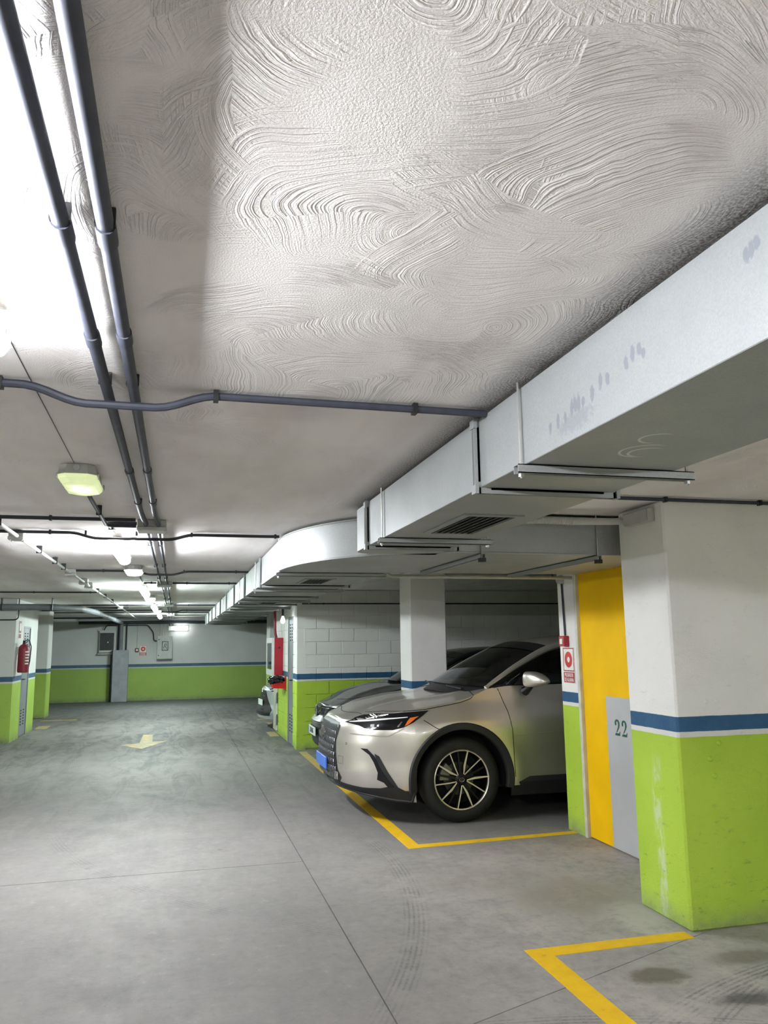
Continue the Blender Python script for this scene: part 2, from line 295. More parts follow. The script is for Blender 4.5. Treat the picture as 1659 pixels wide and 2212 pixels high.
def bulk_mat():
    t = NT('lit_bulkhead'); t.setc(col=(0.7, 0.75, 0.55), rough=0.3)
    p = t.pos(); q = t.vmath('MULTIPLY', t.vmath('SUBTRACT', p, (-.455, 3.93, 2.34)), (1/.075, 1/.16, 0))
    d = t.math('ADD', t.vmath('LENGTH', q), t.math('MULTIPLY', t.math('SUBTRACT', t.noise(p, 22, 3).outputs[0], 0.5), 0.9))
    t.l(t.mix(t.step(d, 0.2, 1.0), (0.95, 1.0, 0.80), (0.78, 0.90, 0.42)), t.b.inputs['Emission Color'])
    t.l(t.step(d, 0.15, 1.1, 0.42, 0.17), t.b.inputs['Emission Strength']); return t.m
M = dict(
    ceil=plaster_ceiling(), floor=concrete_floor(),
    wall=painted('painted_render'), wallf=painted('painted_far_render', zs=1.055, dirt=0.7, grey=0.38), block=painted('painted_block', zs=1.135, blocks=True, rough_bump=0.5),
    walll=painted('shaded_left_render', zs=1.10, grey=0.25, dirt=0.8), dark=simple('dark_grey_render', (0.42, 0.42, 0.41), 0.8),  # grey mixed into the left render stands for shade on that store
    duct=galvanized('galvanized_sheet', True), galv=galvanized('galvanized_steel'), ductd=galvanized('dusty_galvanized_sheet', dull=0.35),
    pvc=simple('slate_grey_conduit', (0.040, 0.044, 0.062), 0.55, var=0.15, scale=20), pvcb=simple('black_conduit', (0.018, 0.02, 0.028), 0.45, var=0.1),
    pale=simple('pale_grey_plastic', (0.46, 0.46, 0.44), 0.45), white=simple('white_plastic', (0.75, 0.75, 0.72), 0.4), flex=simple('ribbed_grey_plastic', (0.50, 0.50, 0.47), 0.5),
    black=simple('black_plastic', (0.012, 0.012, 0.014), 0.45), gloss=simple('gloss_black', (0.008, 0.008, 0.01), 0.12), cladding=simple('wheel_arch_plastic', (0.012, 0.0125, 0.014), 0.55, bump=0.1),
    rubber=simple('tyre_rubber', (0.009, 0.009, 0.009), 0.7, var=0.2, scale=30), rim=simple('machined_alloy', (0.85, 0.78, 0.68), 0.35, 0.75), rimd=simple('dark_alloy', (0.012, 0.012, 0.013), 0.35, 0.4),
    disc=simple('brake_disc', (0.10, 0.10, 0.095), 0.4, 0.8), caliper=simple('brake_caliper', (0.28, 0.27, 0.22), 0.45, 0.4), chrome=simple('chrome', (0.85, 0.85, 0.86), 0.12, 1.0, var=0.02),
    well=simple('wheel_well_liner', (0.006, 0.006, 0.007), 0.9), yel=yellow_paint(), arrow=arrow_paint(),
    car1=car_paint('silver_metallic', (0.70, 0.66, 0.61), 0.82, 0.36), car2=car_paint('black_metallic', (0.022, 0.026, 0.03), 0.3, 0.3), car3=car_paint('light_silver_metallic', (0.55, 0.60, 0.62), 0.6, 0.35),
    glass=glass_mat('tinted_car_glass', clear=0.28), lens=glass_mat('clear_lens', clear=0.85), cabglass=glass_mat('cabinet_glass', clear=0.6), amber=simple('amber_lens', (0.75, 0.16, 0.02), 0.2),
    drl=simple('clear_lamp_strip', (0.80, 0.80, 0.78), 0.15), seat=simple('dark_upholstery', (0.03, 0.03, 0.032), 0.7),
    ydoor=simple('yellow_door_paint', (0.93, 0.55, 0.004), 0.6, var=0.05, scale=3, Specular_IOR_Level=0.15), gdoor=simple('grey_door_paint', (0.50, 0.505, 0.525), 0.4, var=0.04, scale=4), vdoor=simple('grey_metal_door', (0.27, 0.29, 0.31), 0.4, 0.3, var=0.08, scale=5),
    frame=simple('frame_paint', (0.62, 0.61, 0.55), 0.5, var=0.12, scale=9), ink=simple('dark_green_stencil_ink', (0.012, 0.10, 0.055), 0.6), red=simple('signal_red', (0.42, 0.012, 0.03), 0.4), redb=simple('bright_red', (0.62, 0.015, 0.02), 0.4),
    redp=simple('dark_red_pipe_paint', (0.24, 0.012, 0.03), 0.45), paper=simple('white_sign', (0.82, 0.82, 0.78), 0.4), slot=simple('black_slot', (0.006, 0.006, 0.006), 0.9),
    bag=simple('black_bin_bag', (0.012, 0.012, 0.014), 0.22), steel=simple('zinc_rod', (0.55, 0.55, 0.54), 0.35, 0.9), cab=simple('grey_cabinet', (0.52, 0.54, 0.52), 0.45), cabd=simple('dark_cabinet_window', (0.05, 0.055, 0.06), 0.2),
    panel=simple('grey_cable_cover', (0.30, 0.315, 0.335), 0.42, var=0.1, scale=6), platew=simple('number_plate_white', (0.72, 0.76, 0.72), 0.35), plateb=simple('blue_plate', (0.05, 0.16, 0.62), 0.35), foam=foam_stripes(),
    tube=emis('lit_tube', (0.93, 0.96, 1.0, 1), TUBE_POWER*1.12), tube_dim=emis('lit_tube_dim', (0.93, 0.95, 1.0, 1), TUBE_POWER*.76), tube_cold=emis('lit_tube_cold', (0.85, 1.0, 0.96, 1), TUBE_POWER*.9), bulk=bulk_mat(), bulkf=emis('lit_bulkhead_white', (0.92, 1.0, 0.92, 1), BULK_POWER*2.6), emerg=emis('lit_wall_lamp', (0.92, 1.0, 0.98, 1), 5.0),
    bulbglass=simple('bulb_glass', (0.85, 0.85, 0.82), 0.08), mortar=painted('painted_joint', zs=1.135, blocks=True, dirt=0.9), finm=simple('grille_fin_metal', (0.35, 0.36, 0.38), 0.25, 0.8), pillarm=painted('painted_pillar_render', streak=True), drain=simple('drain_pipe_grey', (0.17, 0.18, 0.195), 0.6, var=0.1, scale=5), ledge=simple('joint_filler', (0.05, 0.048, 0.045), 0.9),
)

# ------------------------------------------------------------------ mesh builder
class MB:
    def __init__(s): s.v = []; s.f = []
    def add(s, vs, fs):
        o = len(s.v); s.v += [tuple(v) for v in vs]; s.f += [tuple(i+o for i in f) for f in fs]; return s
    def box(s, x0, x1, y0, y1, z0, z1, ch=0.0):
        if x0 > x1: x0, x1 = x1, x0
        if y0 > y1: y0, y1 = y1, y0
        if z0 > z1: z0, z1 = z1, z0
        if ch <= 0:
            vs = [(x, y, z) for z in (z0, z1) for y in (y0, y1) for x in (x0, x1)]
            return s.add(vs, [(0, 2, 3, 1), (4, 5, 7, 6), (0, 1, 5, 4), (2, 6, 7, 3), (0, 4, 6, 2), (1, 3, 7, 5)])
        ch = min(ch, (x1-x0)*.45, (y1-y0)*.45, (z1-z0)*.45)
        bm = bmesh.new(); r = bmesh.ops.create_cube(bm, size=1.0)
        for v in bm.verts: v.co = Vector(((x0+x1)/2+v.co.x*(x1-x0), (y0+y1)/2+v.co.y*(y1-y0), (z0+z1)/2+v.co.z*(z1-z0)))
        bmesh.ops.bevel(bm, geom=bm.edges[:], offset=ch, segments=1, affect='EDGES')
        return s.bm(bm)
    def bm(s, bm):
        bm.verts.ensure_lookup_table(); bm.verts.index_update()
        s.add([v.co[:] for v in bm.verts], [tuple(v.index for v in f.verts) for f in bm.faces]); bm.free(); return s
    def tube(s, pts, r, n=12, cap=True, rs=None):
        P = [Vector(p) for p in pts]; m = len(P); rings = []; up = None
        for i in range(m):
            d = (P[min(i+1, m-1)]-P[max(i-1, 0)]).normalized()
            if up is None:
                up = Vector((0, 0, 1)) if abs(d.z) < 0.9 else Vector((1, 0, 0))
            a = (up - d*up.dot(d)).normalized(); b = d.cross(a); up = a
            rr = rs[i] if rs else r
            rings.append([P[i]+(a*math.cos(2*PI*k/n)+b*math.sin(2*PI*k/n))*rr for k in range(n)])
        vs = [v for q in rings for v in q]; fs = []
        for i in range(m-1):
            for k in range(n):
                fs.append((i*n+k, i*n+(k+1) % n, (i+1)*n+(k+1) % n, (i+1)*n+k))
        if cap: fs += [tuple(range(n-1, -1, -1)), tuple((m-1)*n+k for k in range(n))]
        return s.add(vs, fs)
    def lathe(s, prof, c=(0, 0, 0), axis='z', n=32):
        vs = []; fs = []; m = len(prof)
        for k in range(n):
            a = 2*PI*k/n
            for (r, h) in prof:
                x, y = r*math.cos(a), r*math.sin(a)
                v = {'z': (x, y, h), 'y': (x, h, y), 'x': (h, x, y)}[axis]
                vs.append((c[0]+v[0], c[1]+v[1], c[2]+v[2]))
        for k in range(n):
            k2 = (k+1) % n
            for i in range(m-1):
                fs.append((k*m+i, k2*m+i, k2*m+i+1, k*m+i+1))
        return s.add(vs, fs)
    def prism(s, poly, o, a, b, nrm, th):
        """poly in (p,q) placed at o + p*a + q*b, extruded by nrm*th"""
        o, a, b, nrm = Vector(o), Vector(a), Vector(b), Vector(nrm)
        n = len(poly); base = [o+a*p+b*q for p, q in poly]; top = [v+nrm*th for v in base]
        return s.add(base+top, [tuple(range(n-1, -1, -1)), tuple(range(n, 2*n))]+[(i, (i+1) % n, n+(i+1) % n, n+i) for i in range(n)])
    def grid(s, rows, closed=False):
        n = len(rows[0]); vs = [p for r in rows for p in r]; fs = []
        for i in range(len(rows)-1):
            for k in range(n-1): fs.append((i*n+k, i*n+k+1, (i+1)*n+k+1, (i+1)*n+k))
        return s.add(vs, fs)
    def build(s, name, mat, parent=None, smooth=False, bevel=0.0, solid=0.0, loc=None, rot=None, fix=True):
        me = bpy.data.meshes.new(name); me.from_pydata(s.v, [], s.f)
        bm = bmesh.new(); bm.from_mesh(me)
        bmesh.ops.remove_doubles(bm, verts=bm.verts[:], dist=1e-5)
        if fix: bmesh.ops.recalc_face_normals(bm, faces=bm.faces[:])
        if smooth:
            for f in bm.faces: f.smooth = True
            for e in bm.edges:
                if len(e.link_faces) == 2 and e.calc_face_angle(0) > (smooth if isinstance(smooth, float) else 0.6): e.smooth = False
        bm.to_mesh(me); bm.free()
        o = bpy.data.objects.new(name, me); C.objects.link(o)
        me.materials.append(mat if not isinstance(mat, str) else M[mat])
        if parent: o.parent = parent
        if loc: o.location = loc
        if rot: o.rotation_euler = rot
        if bevel:
            b = o.modifiers.new('bevel', 'BEVEL'); b.width = bevel; b.segments = 2; b.limit_method = 'ANGLE'
        if solid:
            b = o.modifiers.new('solid', 'SOLIDIFY'); b.thickness = solid; b.offset = -1
        return o

def tag(o, label=None, cat=None, group=None, kind=None):
    if label: o['label'] = label
    if cat: o['category'] = cat
    if group: o['group'] = group
    if kind: o['kind'] = kind
    return o
def empty(name, loc=(0, 0, 0), rz=0.0):
    o = bpy.data.objects.new(name, None); C.objects.link(o); o.location = loc; o.rotation_euler = (0, 0, rz); o.empty_display_size = 0.1
    return o
def copy_tree(o, parent=None):
    c = o.copy(); C.objects.link(c); c.parent = parent
    for ch in list(o.children): copy_tree(ch, c)
    return c
def text_obj(name, s, size, mat, parent, loc, rot, sx=1.0, th=0.0015):
    cu = bpy.data.curves.new(name, 'FONT'); cu.body = s; cu.size = size; cu.extrude = th; cu.align_x = 'CENTER'; cu.align_y = 'CENTER'; cu.resolution_u = 3; cu.offset = size*0.02
    tmp = bpy.data.objects.new(name, cu); C.objects.link(tmp)
    dg = bpy.context.evaluated_depsgraph_get(); me = bpy.data.meshes.new_from_object(tmp.evaluated_get(dg)); bpy.data.objects.remove(tmp)
    me.materials.clear(); me.materials.append(M[mat])
    o = bpy.data.objects.new(name, me); C.objects.link(o); o.parent = parent; o.location = loc; o.rotation_euler = rot; o.scale = (sx, 1, 1)
    return o
CZ = 2.42   # ceiling height

# ================================================================== SETTING
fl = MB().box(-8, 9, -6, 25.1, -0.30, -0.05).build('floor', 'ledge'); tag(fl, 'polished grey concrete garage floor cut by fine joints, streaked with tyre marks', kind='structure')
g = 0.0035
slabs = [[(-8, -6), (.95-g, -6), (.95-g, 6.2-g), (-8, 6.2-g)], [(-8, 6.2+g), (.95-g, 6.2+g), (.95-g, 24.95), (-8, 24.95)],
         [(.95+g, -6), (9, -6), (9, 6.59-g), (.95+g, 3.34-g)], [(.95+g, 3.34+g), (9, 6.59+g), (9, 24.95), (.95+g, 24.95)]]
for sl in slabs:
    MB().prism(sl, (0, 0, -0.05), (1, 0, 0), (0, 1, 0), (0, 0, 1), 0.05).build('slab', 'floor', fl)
ce = MB().box(-8, 9, -6, 25.1, CZ+.002, CZ+0.2).build('ceiling', 'ceil'); tag(ce, 'low white garage ceiling with combed swirling plaster', kind='structure')
def wallbox(name, b, mat='wall', label=None):
    o = MB().box(*b).build(name, mat); tag(o, label, kind='structure'); return o
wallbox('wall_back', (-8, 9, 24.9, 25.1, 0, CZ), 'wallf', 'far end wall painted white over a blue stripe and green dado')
wallbox('wall_left', (-8.2, -8, -6, 25.1, 0, CZ), 'wall', 'far left perimeter wall')
wallbox('wall_right', (9, 9.2, -6, 25.1, 0, CZ), 'wall', 'far right perimeter wall')
wallbox('wall_front', (-8, 9, -6.2, -6, 0, CZ), 'wall', 'wall behind the viewpoint')
# left store block
lw = MB()
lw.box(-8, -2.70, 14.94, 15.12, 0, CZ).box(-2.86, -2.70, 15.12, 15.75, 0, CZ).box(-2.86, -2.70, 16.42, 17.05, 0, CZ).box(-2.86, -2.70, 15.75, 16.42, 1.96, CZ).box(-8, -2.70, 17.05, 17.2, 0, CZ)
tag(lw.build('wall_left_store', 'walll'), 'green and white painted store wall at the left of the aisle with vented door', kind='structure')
# storeroom on the right (behind the pillar)
rw = MB()
rw.box(3.30, 3.46, 6.235, 6.55, 0, CZ).box(3.30, 3.46, 4.55, 5.245, 0, CZ).box(3.30, 3.46, 5.245, 6.235, 2.20, CZ).box(3.46, 9, 6.40, 6.55, 0, CZ)
tag(rw.build('wall_right_store', 'wall'), 'white, blue and green painted wall return holding the yellow door', kind='structure')
# pillars
def pillar(b, label, mat='wall'):
    o = MB().box(b[0], b[1], b[2], b[3], 0, CZ, 0.012).build('concrete_pillar', mat); tag(o, label, 'pillar'); return o
pm = pillar((2.785, 3.80, 4.12, 4.62), 'large concrete pillar in the right foreground, white above a blue stripe and green base', 'pillarm')
pillar((2.60, 3.04, 8.90, 9.34), 'narrow white concrete pillar standing behind the silver car bonnet', 'wall')
pillar((2.05, 2.75, 18.6, 19.2), 'distant pillar behind the red hose cabinet, right of the aisle', 'wallf')
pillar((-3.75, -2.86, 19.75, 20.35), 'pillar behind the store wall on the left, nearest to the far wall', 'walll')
# bolt heads under paint on the big pillar
for (x, z) in ((2.985, 1.235), (3.055, 1.235), (2.985, .915), (3.005, .82), (3.05, 1.00)):
    MB().lathe([(0, -.010), (.010, -.009), (.015, -.004), (.016, 0.0)], (x, 4.12, z), 'y', 12).build('bolt_head', 'wall', pm, smooth=True)

# block-built store in the middle distance
blk_mesh = {}
def block_wall(name, org, along, nrm, L, z1, offs, holes=(), label=''):
    """org corner, along unit vec, nrm outward; blocks 0.4 x 0.2 sit proud of a recessed painted joint"""
    a = Vector(along); nv = Vector(nrm); o0 = Vector(org)
    core = MB()
    def slab(p0, p1, za, zb):
        core.prism([(p0, za), (p1, za), (p1, zb), (p0, zb)], o0 - nv*0.012, a, (0, 0, 1), -nv, 0.13)
    if holes:
        h0, h1, hz = holes; slab(0.0, h0, 0, z1); slab(h1, L, 0, z1); slab(h0, h1, hz, z1)
    else: slab(0.0, L, 0, z1)
    root = core.build(name, 'mortar'); tag(root, label, kind='structure')
    r = 0; z = 0.02
    while z < z1-0.02:
        hgt = min(0.2, z1-z); st = offs[r % 2]; p = st-0.4
        while p < L:
            segs = [(max(p, 0), min(p+0.4, L))]
            if holes and z < hz-0.05:
                h0, h1, _ = holes; ns = []
                for (q0, q1) in segs:
                    if q1 <= h0 or q0 >= h1: ns.append((q0, q1))
                    else:
                        if q0 < h0: ns.append((q0, h0))
                        if q1 > h1: ns.append((h1, q1))
                segs = ns
            for (q0, q1) in segs:
                wd = q1-q0
                if wd < 0.03: continue
                key = (round(wd, 2), round(hgt, 2), name)
                if key not in blk_mesh:
                    W, H = wd-0.006, hgt-0.006
                    c = 0.004
                    mb = MB()
                    vs = []; 
                    for (ins, dep) in ((0, -0.012), (0, -c), (c, 0)):
                        for (sx, sz) in ((-1, -1), (1, -1), (1, 1), (-1, 1)):
                            vs.append(a*(sx*(W/2-ins)) + Vector((0, 0, sz*(H/2-ins))) + nv*dep)
                    fs = [(8, 9, 10, 11)]
                    for lv in (0, 4):
                        for k in range(4): fs.append((lv+k, lv+(k+1) % 4, lv+4+(k+1) % 4, lv+4+k))
                    mb.add(vs, fs); ob = mb.build('block', 'block', root)
                    blk_mesh[key] = ob.data
                else:
                    ob = bpy.data.objects.new('block', blk_mesh[key]); C.objects.link(ob); ob.parent = root
                ob.location = o0 + a*((q0+q1)/2) + Vector((0, 0, z+hgt/2)) + nv*random.uniform(-0.002, 0.0025)
            p += 0.4
        z += 0.2; r += 1
    return root
block_wall('wall_middle', (1.79, 12.40, 0), (1, 0, 0), (0, -1, 0), 7.2, CZ, (0.11, 0.31), label='wall of painted concrete blocks facing the viewer behind the parked cars')
block_wall('wall_middle_side', (1.79, 12.40, 0), (0, 1, 0), (-1, 0, 0), 2.70, CZ, (0.2, 0.4), holes=(0.42, 0.97, 2.02), label='painted block wall along the aisle with narrow grey vented door')
MB().box(1.92, 9, 14.95, 15.10, 0, CZ).build('wall_middle_rear', 'block'); tag(bpy.data.objects['wall_middle_rear'], 'rear wall of the block-built store', kind='structure')

# baseboard-like dark joint where floor meets far wall is left to the materials

# ------------------------------------------------------------------ vented doors
def vent_door(name, x, y0, y1, z1, sgn, slots_y, label):
    """door in a wall face at x; sgn=+1 the aisle is on the +x side"""
    r = MB().box(x-0.03*sgn, x-0.012*sgn, y0, y1, 0.01, z1, 0.003).build(name, 'vdoor'); tag(r, label, kind='structure')
    fr = MB(); t = 0.03
    fr.box(x-0.05*sgn, x+0.004*sgn, y0-t, y0, 0, z1+t).box(x-0.05*sgn, x+0.004*sgn, y1, y1+t, 0, z1+t).box(x-0.05*sgn, x+0.004*sgn, y0, y1, z1, z1+t)
    fr.build('door_frame', 'vdoor', r)
    for z0 in (z1-0.36, 0.20):
        for cy_ in slots_y:
            for k in range(6):
                mb = MB(); mb.box(x-0.0135*sgn, x-0.009*sgn, cy_-0.045, cy_+0.045, z0+k*0.05, z0+k*0.05+0.022)
                mb.build('vent_slot', 'slot', r)
    MB().tube([(x-0.012*sgn, y0+0.06, 1.02), (x+0.035*sgn, y0+0.06, 1.02), (x+0.035*sgn, y0+0.17, 1.02)], 0.009, 8).build('door_handle', 'black', r, smooth=True)
    return r
vent_door('door_1', -2.70, 15.76, 16.41, 1.94, 1, (15.95, 16.2), 'grey metal door with vent slots in the left store wall')
vent_door('door_2', 1.79, 12.83, 13.36, 2.0, -1, (12.98, 13.2), 'narrow grey metal door with vent slots in the block wall')

# ------------------------------------------------------------------ yellow and grey door
dr = empty('door_3', (3.30, 6.22, 0)); tag(dr, 'steel door painted yellow with a grey lower panel and green stencilled number', kind='structure')
def dP(mb, name, mat, **k): return mb.build(name, mat, dr, loc=(-3.30, -6.22, 0), **k)
dP(MB().box(3.318, 3.345, 5.26, 6.195, 0.012, 2.175), 'door_leaf', 'ydoor')
dP(MB().box(3.3165, 3.3182, 5.26, 5.84, 0.012, 1.155), 'grey_panel', 'gdoor')
f = MB(); f.box(3.285, 3.40, 6.195, 6.235, 0, 2.215, .004).box(3.285, 3.40, 5.215, 5.255, 0, 2.215, .004).box(3.285, 3.40, 5.255, 6.195, 2.18, 2.215, .004)
dP(f, 'door_frame', 'frame')
dP(MB().box(3.27, 3.318, 5.275, 5.295, 1.0, 1.03).tube([(3.27, 5.285, 1.015), (3.262, 5.30, 1.015), (3.262, 5.37, 1.015)], 0.009, 8), 'door_handle', 'black')
def digit2(w=0.080, h=0.122):
    """stencil numeral 2: hook, stroke and foot with the stencil bridge"""
    P = []
    outer = [(0.02, .68), (0.0, .80), (.12, .94), (.36, 1.0), (.66, .97), (.86, .82), (.88, .64), (.74, .47), (.50, .30), (.34, .19)]
    inner = [(.22, .20), (.40, .36), (.56, .52), (.62, .68), (.56, .84), (.42, .90), (.30, .84), (.26, .76), (.30, .70), (.22, .62), (.08, .62)]
    P.append([(x*w, z*h) for x, z in outer+inner])
    P.append([(x*w, z*h) for x, z in [(0, 0), (.86, 0), (.94, .26), (.86, .28), (.78, .17), (.50, .14), (.20, .16), (.04, .10)]])
    return P
for k, y_ in enumerate((5.722, 5.622)):
    mb = MB()
    for poly in digit2(): mb.prism(poly, (3.3164, y_, 0.865), (0, -1, 0), (0, 0, 1), (-1, 0, 0), 0.0012)
    dP(mb, 'stencil_numeral', 'ink')
# number text frame is the plain panel above

# ------------------------------------------------------------------ painted lines
def line(poly, label, group=None, mat='yel', name='floor_line', cat='line', z=0.0):
    o = MB().prism(poly, (0, 0, z), (1, 0, 0), (0, 1, 0), (0, 0, 1), 0.002).build(name, mat); tag(o, label, cat, group); return o
line([(1.80, 6.31), (3.30, 6.38), (3.30, 6.46), (1.91, 6.42), (1.91, 12.2), (1.80, 12.2)], 'yellow bay line wrapping the corner under the nose of the silver car')
line([(1.80, 4.15), (2.755, 4.15), (2.755, 4.05), (1.92, 4.04), (1.92, -3.0), (1.80, -3.0)], 'yellow bay line meeting the foot of the foreground pillar')
line([(1.82, 15.2), (1.92, 15.2), (1.92, 16.9), (1.82, 16.9)], 'short worn yellow line beside the light silver car', z=0.0)
line([(1.70, 17.6), (2.2, 17.6), (2.2, 17.75), (1.70, 17.75)], 'worn yellow cross dash beyond the light silver car')
line([(1.62, 14.35), (1.78, 14.35), (1.78, 15.1), (1.62, 15.1)], 'faded yellow patch at the foot of the striped corner guard')
line([(-2.68, 17.25), (-2.45, 17.25), (-2.45, 17.9), (-2.68, 17.9)], 'faded yellow dash at the foot of the left store wall')
line([(-2.84, 19.0), (-2.1, 19.0), (-2.1, 19.2), (-2.84, 19.2)], 'faded yellow dash in front of the left pillar')
line([(-.55, 15.45), (-.38, 15.45), (-.36, 14.3), (-.12, 14.36), (-.50, 13.4), (-.84, 14.0), (-.56, 14.2)], 'faded yellow direction arrow pointing towards the viewer', mat='arrow', name='floor_arrow', cat='arrow')

# ================================================================== DUCTS
def duct_rods(root, y, x0, x1, zb=2.15, off=0.0, rods=(1, 1)):
    """strut channel under a duct with a threaded rod at either end"""
    mb = MB(); z0 = zb-0.030
    mb.box(x0, x1, y-.018, y-.015, z0, zb-.002).box(x0, x1, y+.015, y+.018, z0, zb-.002).box(x0, x1, y-.018, y+.018, zb-.005, zb-.002)
    mb.box(x0, x1, y-.018, y-.010, z0, z0+.003).box(x0, x1, y+.010, y+.018, z0, z0+.003)
    root_ch = mb.build('strut_channel', 'galv', root)
    for k, x in enumerate((x0+.018, x1-.018)):
        if not rods[k]: continue
        MB().tube([(x, y-.02 if 0 else y, zb-.045), (x, y, CZ)], 0.0045, 8).build('threaded_rod', 'steel', root_ch, smooth=True)
        MB().lathe([(0, -.005), (.010, -.005), (.010, .005), (0, .005)], (x, y, zb-.036), 'z', 6).build('nut', 'steel', root_ch)
d1 = empty('air_duct', (1.05, 2.0, 2.15)); tag(d1, 'galvanized air duct along the aisle with a rounded bend and handprints', 'duct')
def inn(mb, name, mat, root, **k):
    return mb.build(name, mat, root, loc=tuple(-c for c in root.location), **k)
class Wrap:   # lets helpers that parent to a root use world coordinates
    pass
_old_build = MB.build
def build_world(s, name, mat, parent=None, **k):
    if parent is not None and 'loc' not in k:
        off = Vector((0, 0, 0)); p = parent
        while p is not None:
            if p.name.startswith('car') and p.name.split('.')[0] == 'car': off = Vector((0, 0, 0)); break
            off += p.location; p = p.parent
        k['loc'] = tuple(-off)
        if off.length == 0: k.pop('loc')
    return _old_build(s, name, mat, parent, **k)
MB.build = build_world
def sheet(y0, y1, x0, x1, z0, z1):
    mb = MB(); mb.box(x0, x1, y0, y1, z0, z1, 0.002); return mb
z0, z1 = 2.15, 2.405
for (a, b) in ((-4.0, -0.3), (-0.3, 2.66), (2.66, 4.45)):
    sheet(a+.002, b-.002, 1.05, 1.585, z0, z1).build('duct_section', 'duct', d1)
# end boot with rounded left corner
poly = [(1.05, 4.45), (1.05, 4.70)] + [(1.05+.14-.14*math.cos(a), 4.70+.14*math.sin(a)) for a in [PI/2*k/8 for k in range(1, 9)]] + [(1.585, 4.84), (1.585, 4.45)]
MB().prism(poly, (0, 0, z0), (1, 0, 0), (0, 1, 0), (0, 0, 1), z1-z0).build('duct_boot', 'duct', d1, smooth=0.5)
def flange(root, y, x0, x1, z0=2.15, z1=2.405, mat='galv'):
    mb = MB(); e = 0.022
    for dy in (-.012, .008):
        mb.box(x0-e, x0, y+dy, y+dy+.004, z0-e, z1+.005).box(x1, x1+e, y+dy, y+dy+.004, z0-e, z1+.005).box(x0-e, x1+e, y+dy, y+dy+.004, z0-e, z0)
    mb.box(x0-e*.4, x0, y-.012, y+.012, z0+.02, z1-.03).box(x0+.04, x1-.04, y-.012, y+.012, z0-e*.4, z0)
    o = mb.build('flange', mat, root)
    for z in (z0-.008, z1-.02): MB().box(x0-e-.002, x0-e+.012, y-.020, y+.020, z-.016, z+.016).build('corner_bracket', mat, o)
    MB().box(x1+e-.012, x1+e+.002, y-.02, y+.02, z0-.024, z0+.008).build('corner_bracket', mat, o)
    for z in (z0+.05, z1-.06):
        MB().lathe([(0, -.004), (.006, -.003), (.006, 0)], (x0-e*.4, y, z), 'x', 8).build('bolt', 'steel', o)
for y in (-0.3, 2.66, 4.42): flange(d1, y, 1.05, 1.585)
for y in (0.05, 2.27, 4.06): duct_rods(d1, y, 1.02, 1.655)
def diffuser(root, x0, x1, y0, y1, zb=2.15, n=7, mat='galv'):
    mb = MB(); t = .03
    mb.box(x0, x1, y0, y0+t, zb-.008, zb).box(x0, x1, y1-t, y1, zb-.008, zb).box(x0, x0+t, y0+t, y1-t, zb-.008, zb).box(x1-t, x1, y0+t, y1-t, zb-.008, zb)
    o = mb.build('grille_frame', mat, root)
    MB().box(x0+t, x1-t, y0+t, y1-t, zb-.002, zb-.0005).build('grille_opening', 'slot', o)
    for k in range(n):
        x = x0+t+(x1-x0-2*t)*(k+.5)/n
        mb = MB(); mb.prism([(-.007, -.008), (-.004, -.008), (.007, 0), (.004, 0)], (x, y0+t, zb-.001), (1, 0, 0), (0, 0, 1), (0, 1, 0), y1-y0-2*t)
        mb.build('blade', mat, o)
    return o
diffuser(d1, 1.20, 1.48, 3.22, 3.84)

d2 = d1
poly = [(0.745, 6.15)] + [(1.745-1.0*math.cos(a), 6.15-1.42*math.sin(a)) for a in [PI/2*k/20 for k in range(1, 21)]] + [(3.285, 4.73), (3.285, 6.15)]
MB().prism(poly, (0, 0, z0), (1, 0, 0), (0, 1, 0), (0, 0, 1), z1-z0).build('bend', 'duct', d2, smooth=0.5)
# raised seams along the bend edges
for zz in (z0, z1-.012):
    pts = [(p[0], p[1], zz+.006) for p in poly[:22]]
    MB().tube(pts, 0.006, 6).build('seam', 'galv', d2, smooth=True)
def strut_y(root, x, y0, y1, zb=2.15):
    mb = MB(); z_ = zb-.030
    mb.box(x-.018, x-.015, y0, y1, z_, zb-.002).box(x+.015, x+.018, y0, y1, z_, zb-.002).box(x-.018, x+.018, y0, y1, zb-.005, zb-.002)
    o = mb.build('strut_channel', 'galv', root)
    MB().tube([(x, y0+.015, zb-.045), (x, y0+.015, CZ)], 0.0045, 8).build('threaded_rod', 'steel', o, smooth=True)
    MB().box(x-.02, x+.02, y0-.006, y0+.03, zb-.055, zb-.03).build('end_bracket', 'black', o)
strut_y(d2, 1.86, 4.70, 6.0); strut_y(d2, 2.68, 4.70, 6.18)
duct_rods(d2, 6.22, .735, 1.62, rods=(1, 0))

d3 = d1
ys = [6.15, 7.6, 9.45, 11.25, 13.1, 14.95, 16.8, 18.7, 20.6, 22.4, 23.6]
for a, b in zip(ys[:-1], ys[1:]):
    sheet(a+.002, b-.002, 0.755, 1.60, z0, z1).build('duct_section', 'duct', d3)
for i, y in enumerate(ys[1:-1]):
    flange(d3, y, 0.755, 1.60)
for y in (8.15, 10.3, 12.2, 14.2, 16.0, 18.0, 20.0, 22.0): duct_rods(d3, y, .73, 1.66)
for y in (6.75, 10.6, 14.4, 18.2, 22.2): diffuser(d3, 1.05, 1.32, y, y+.62)

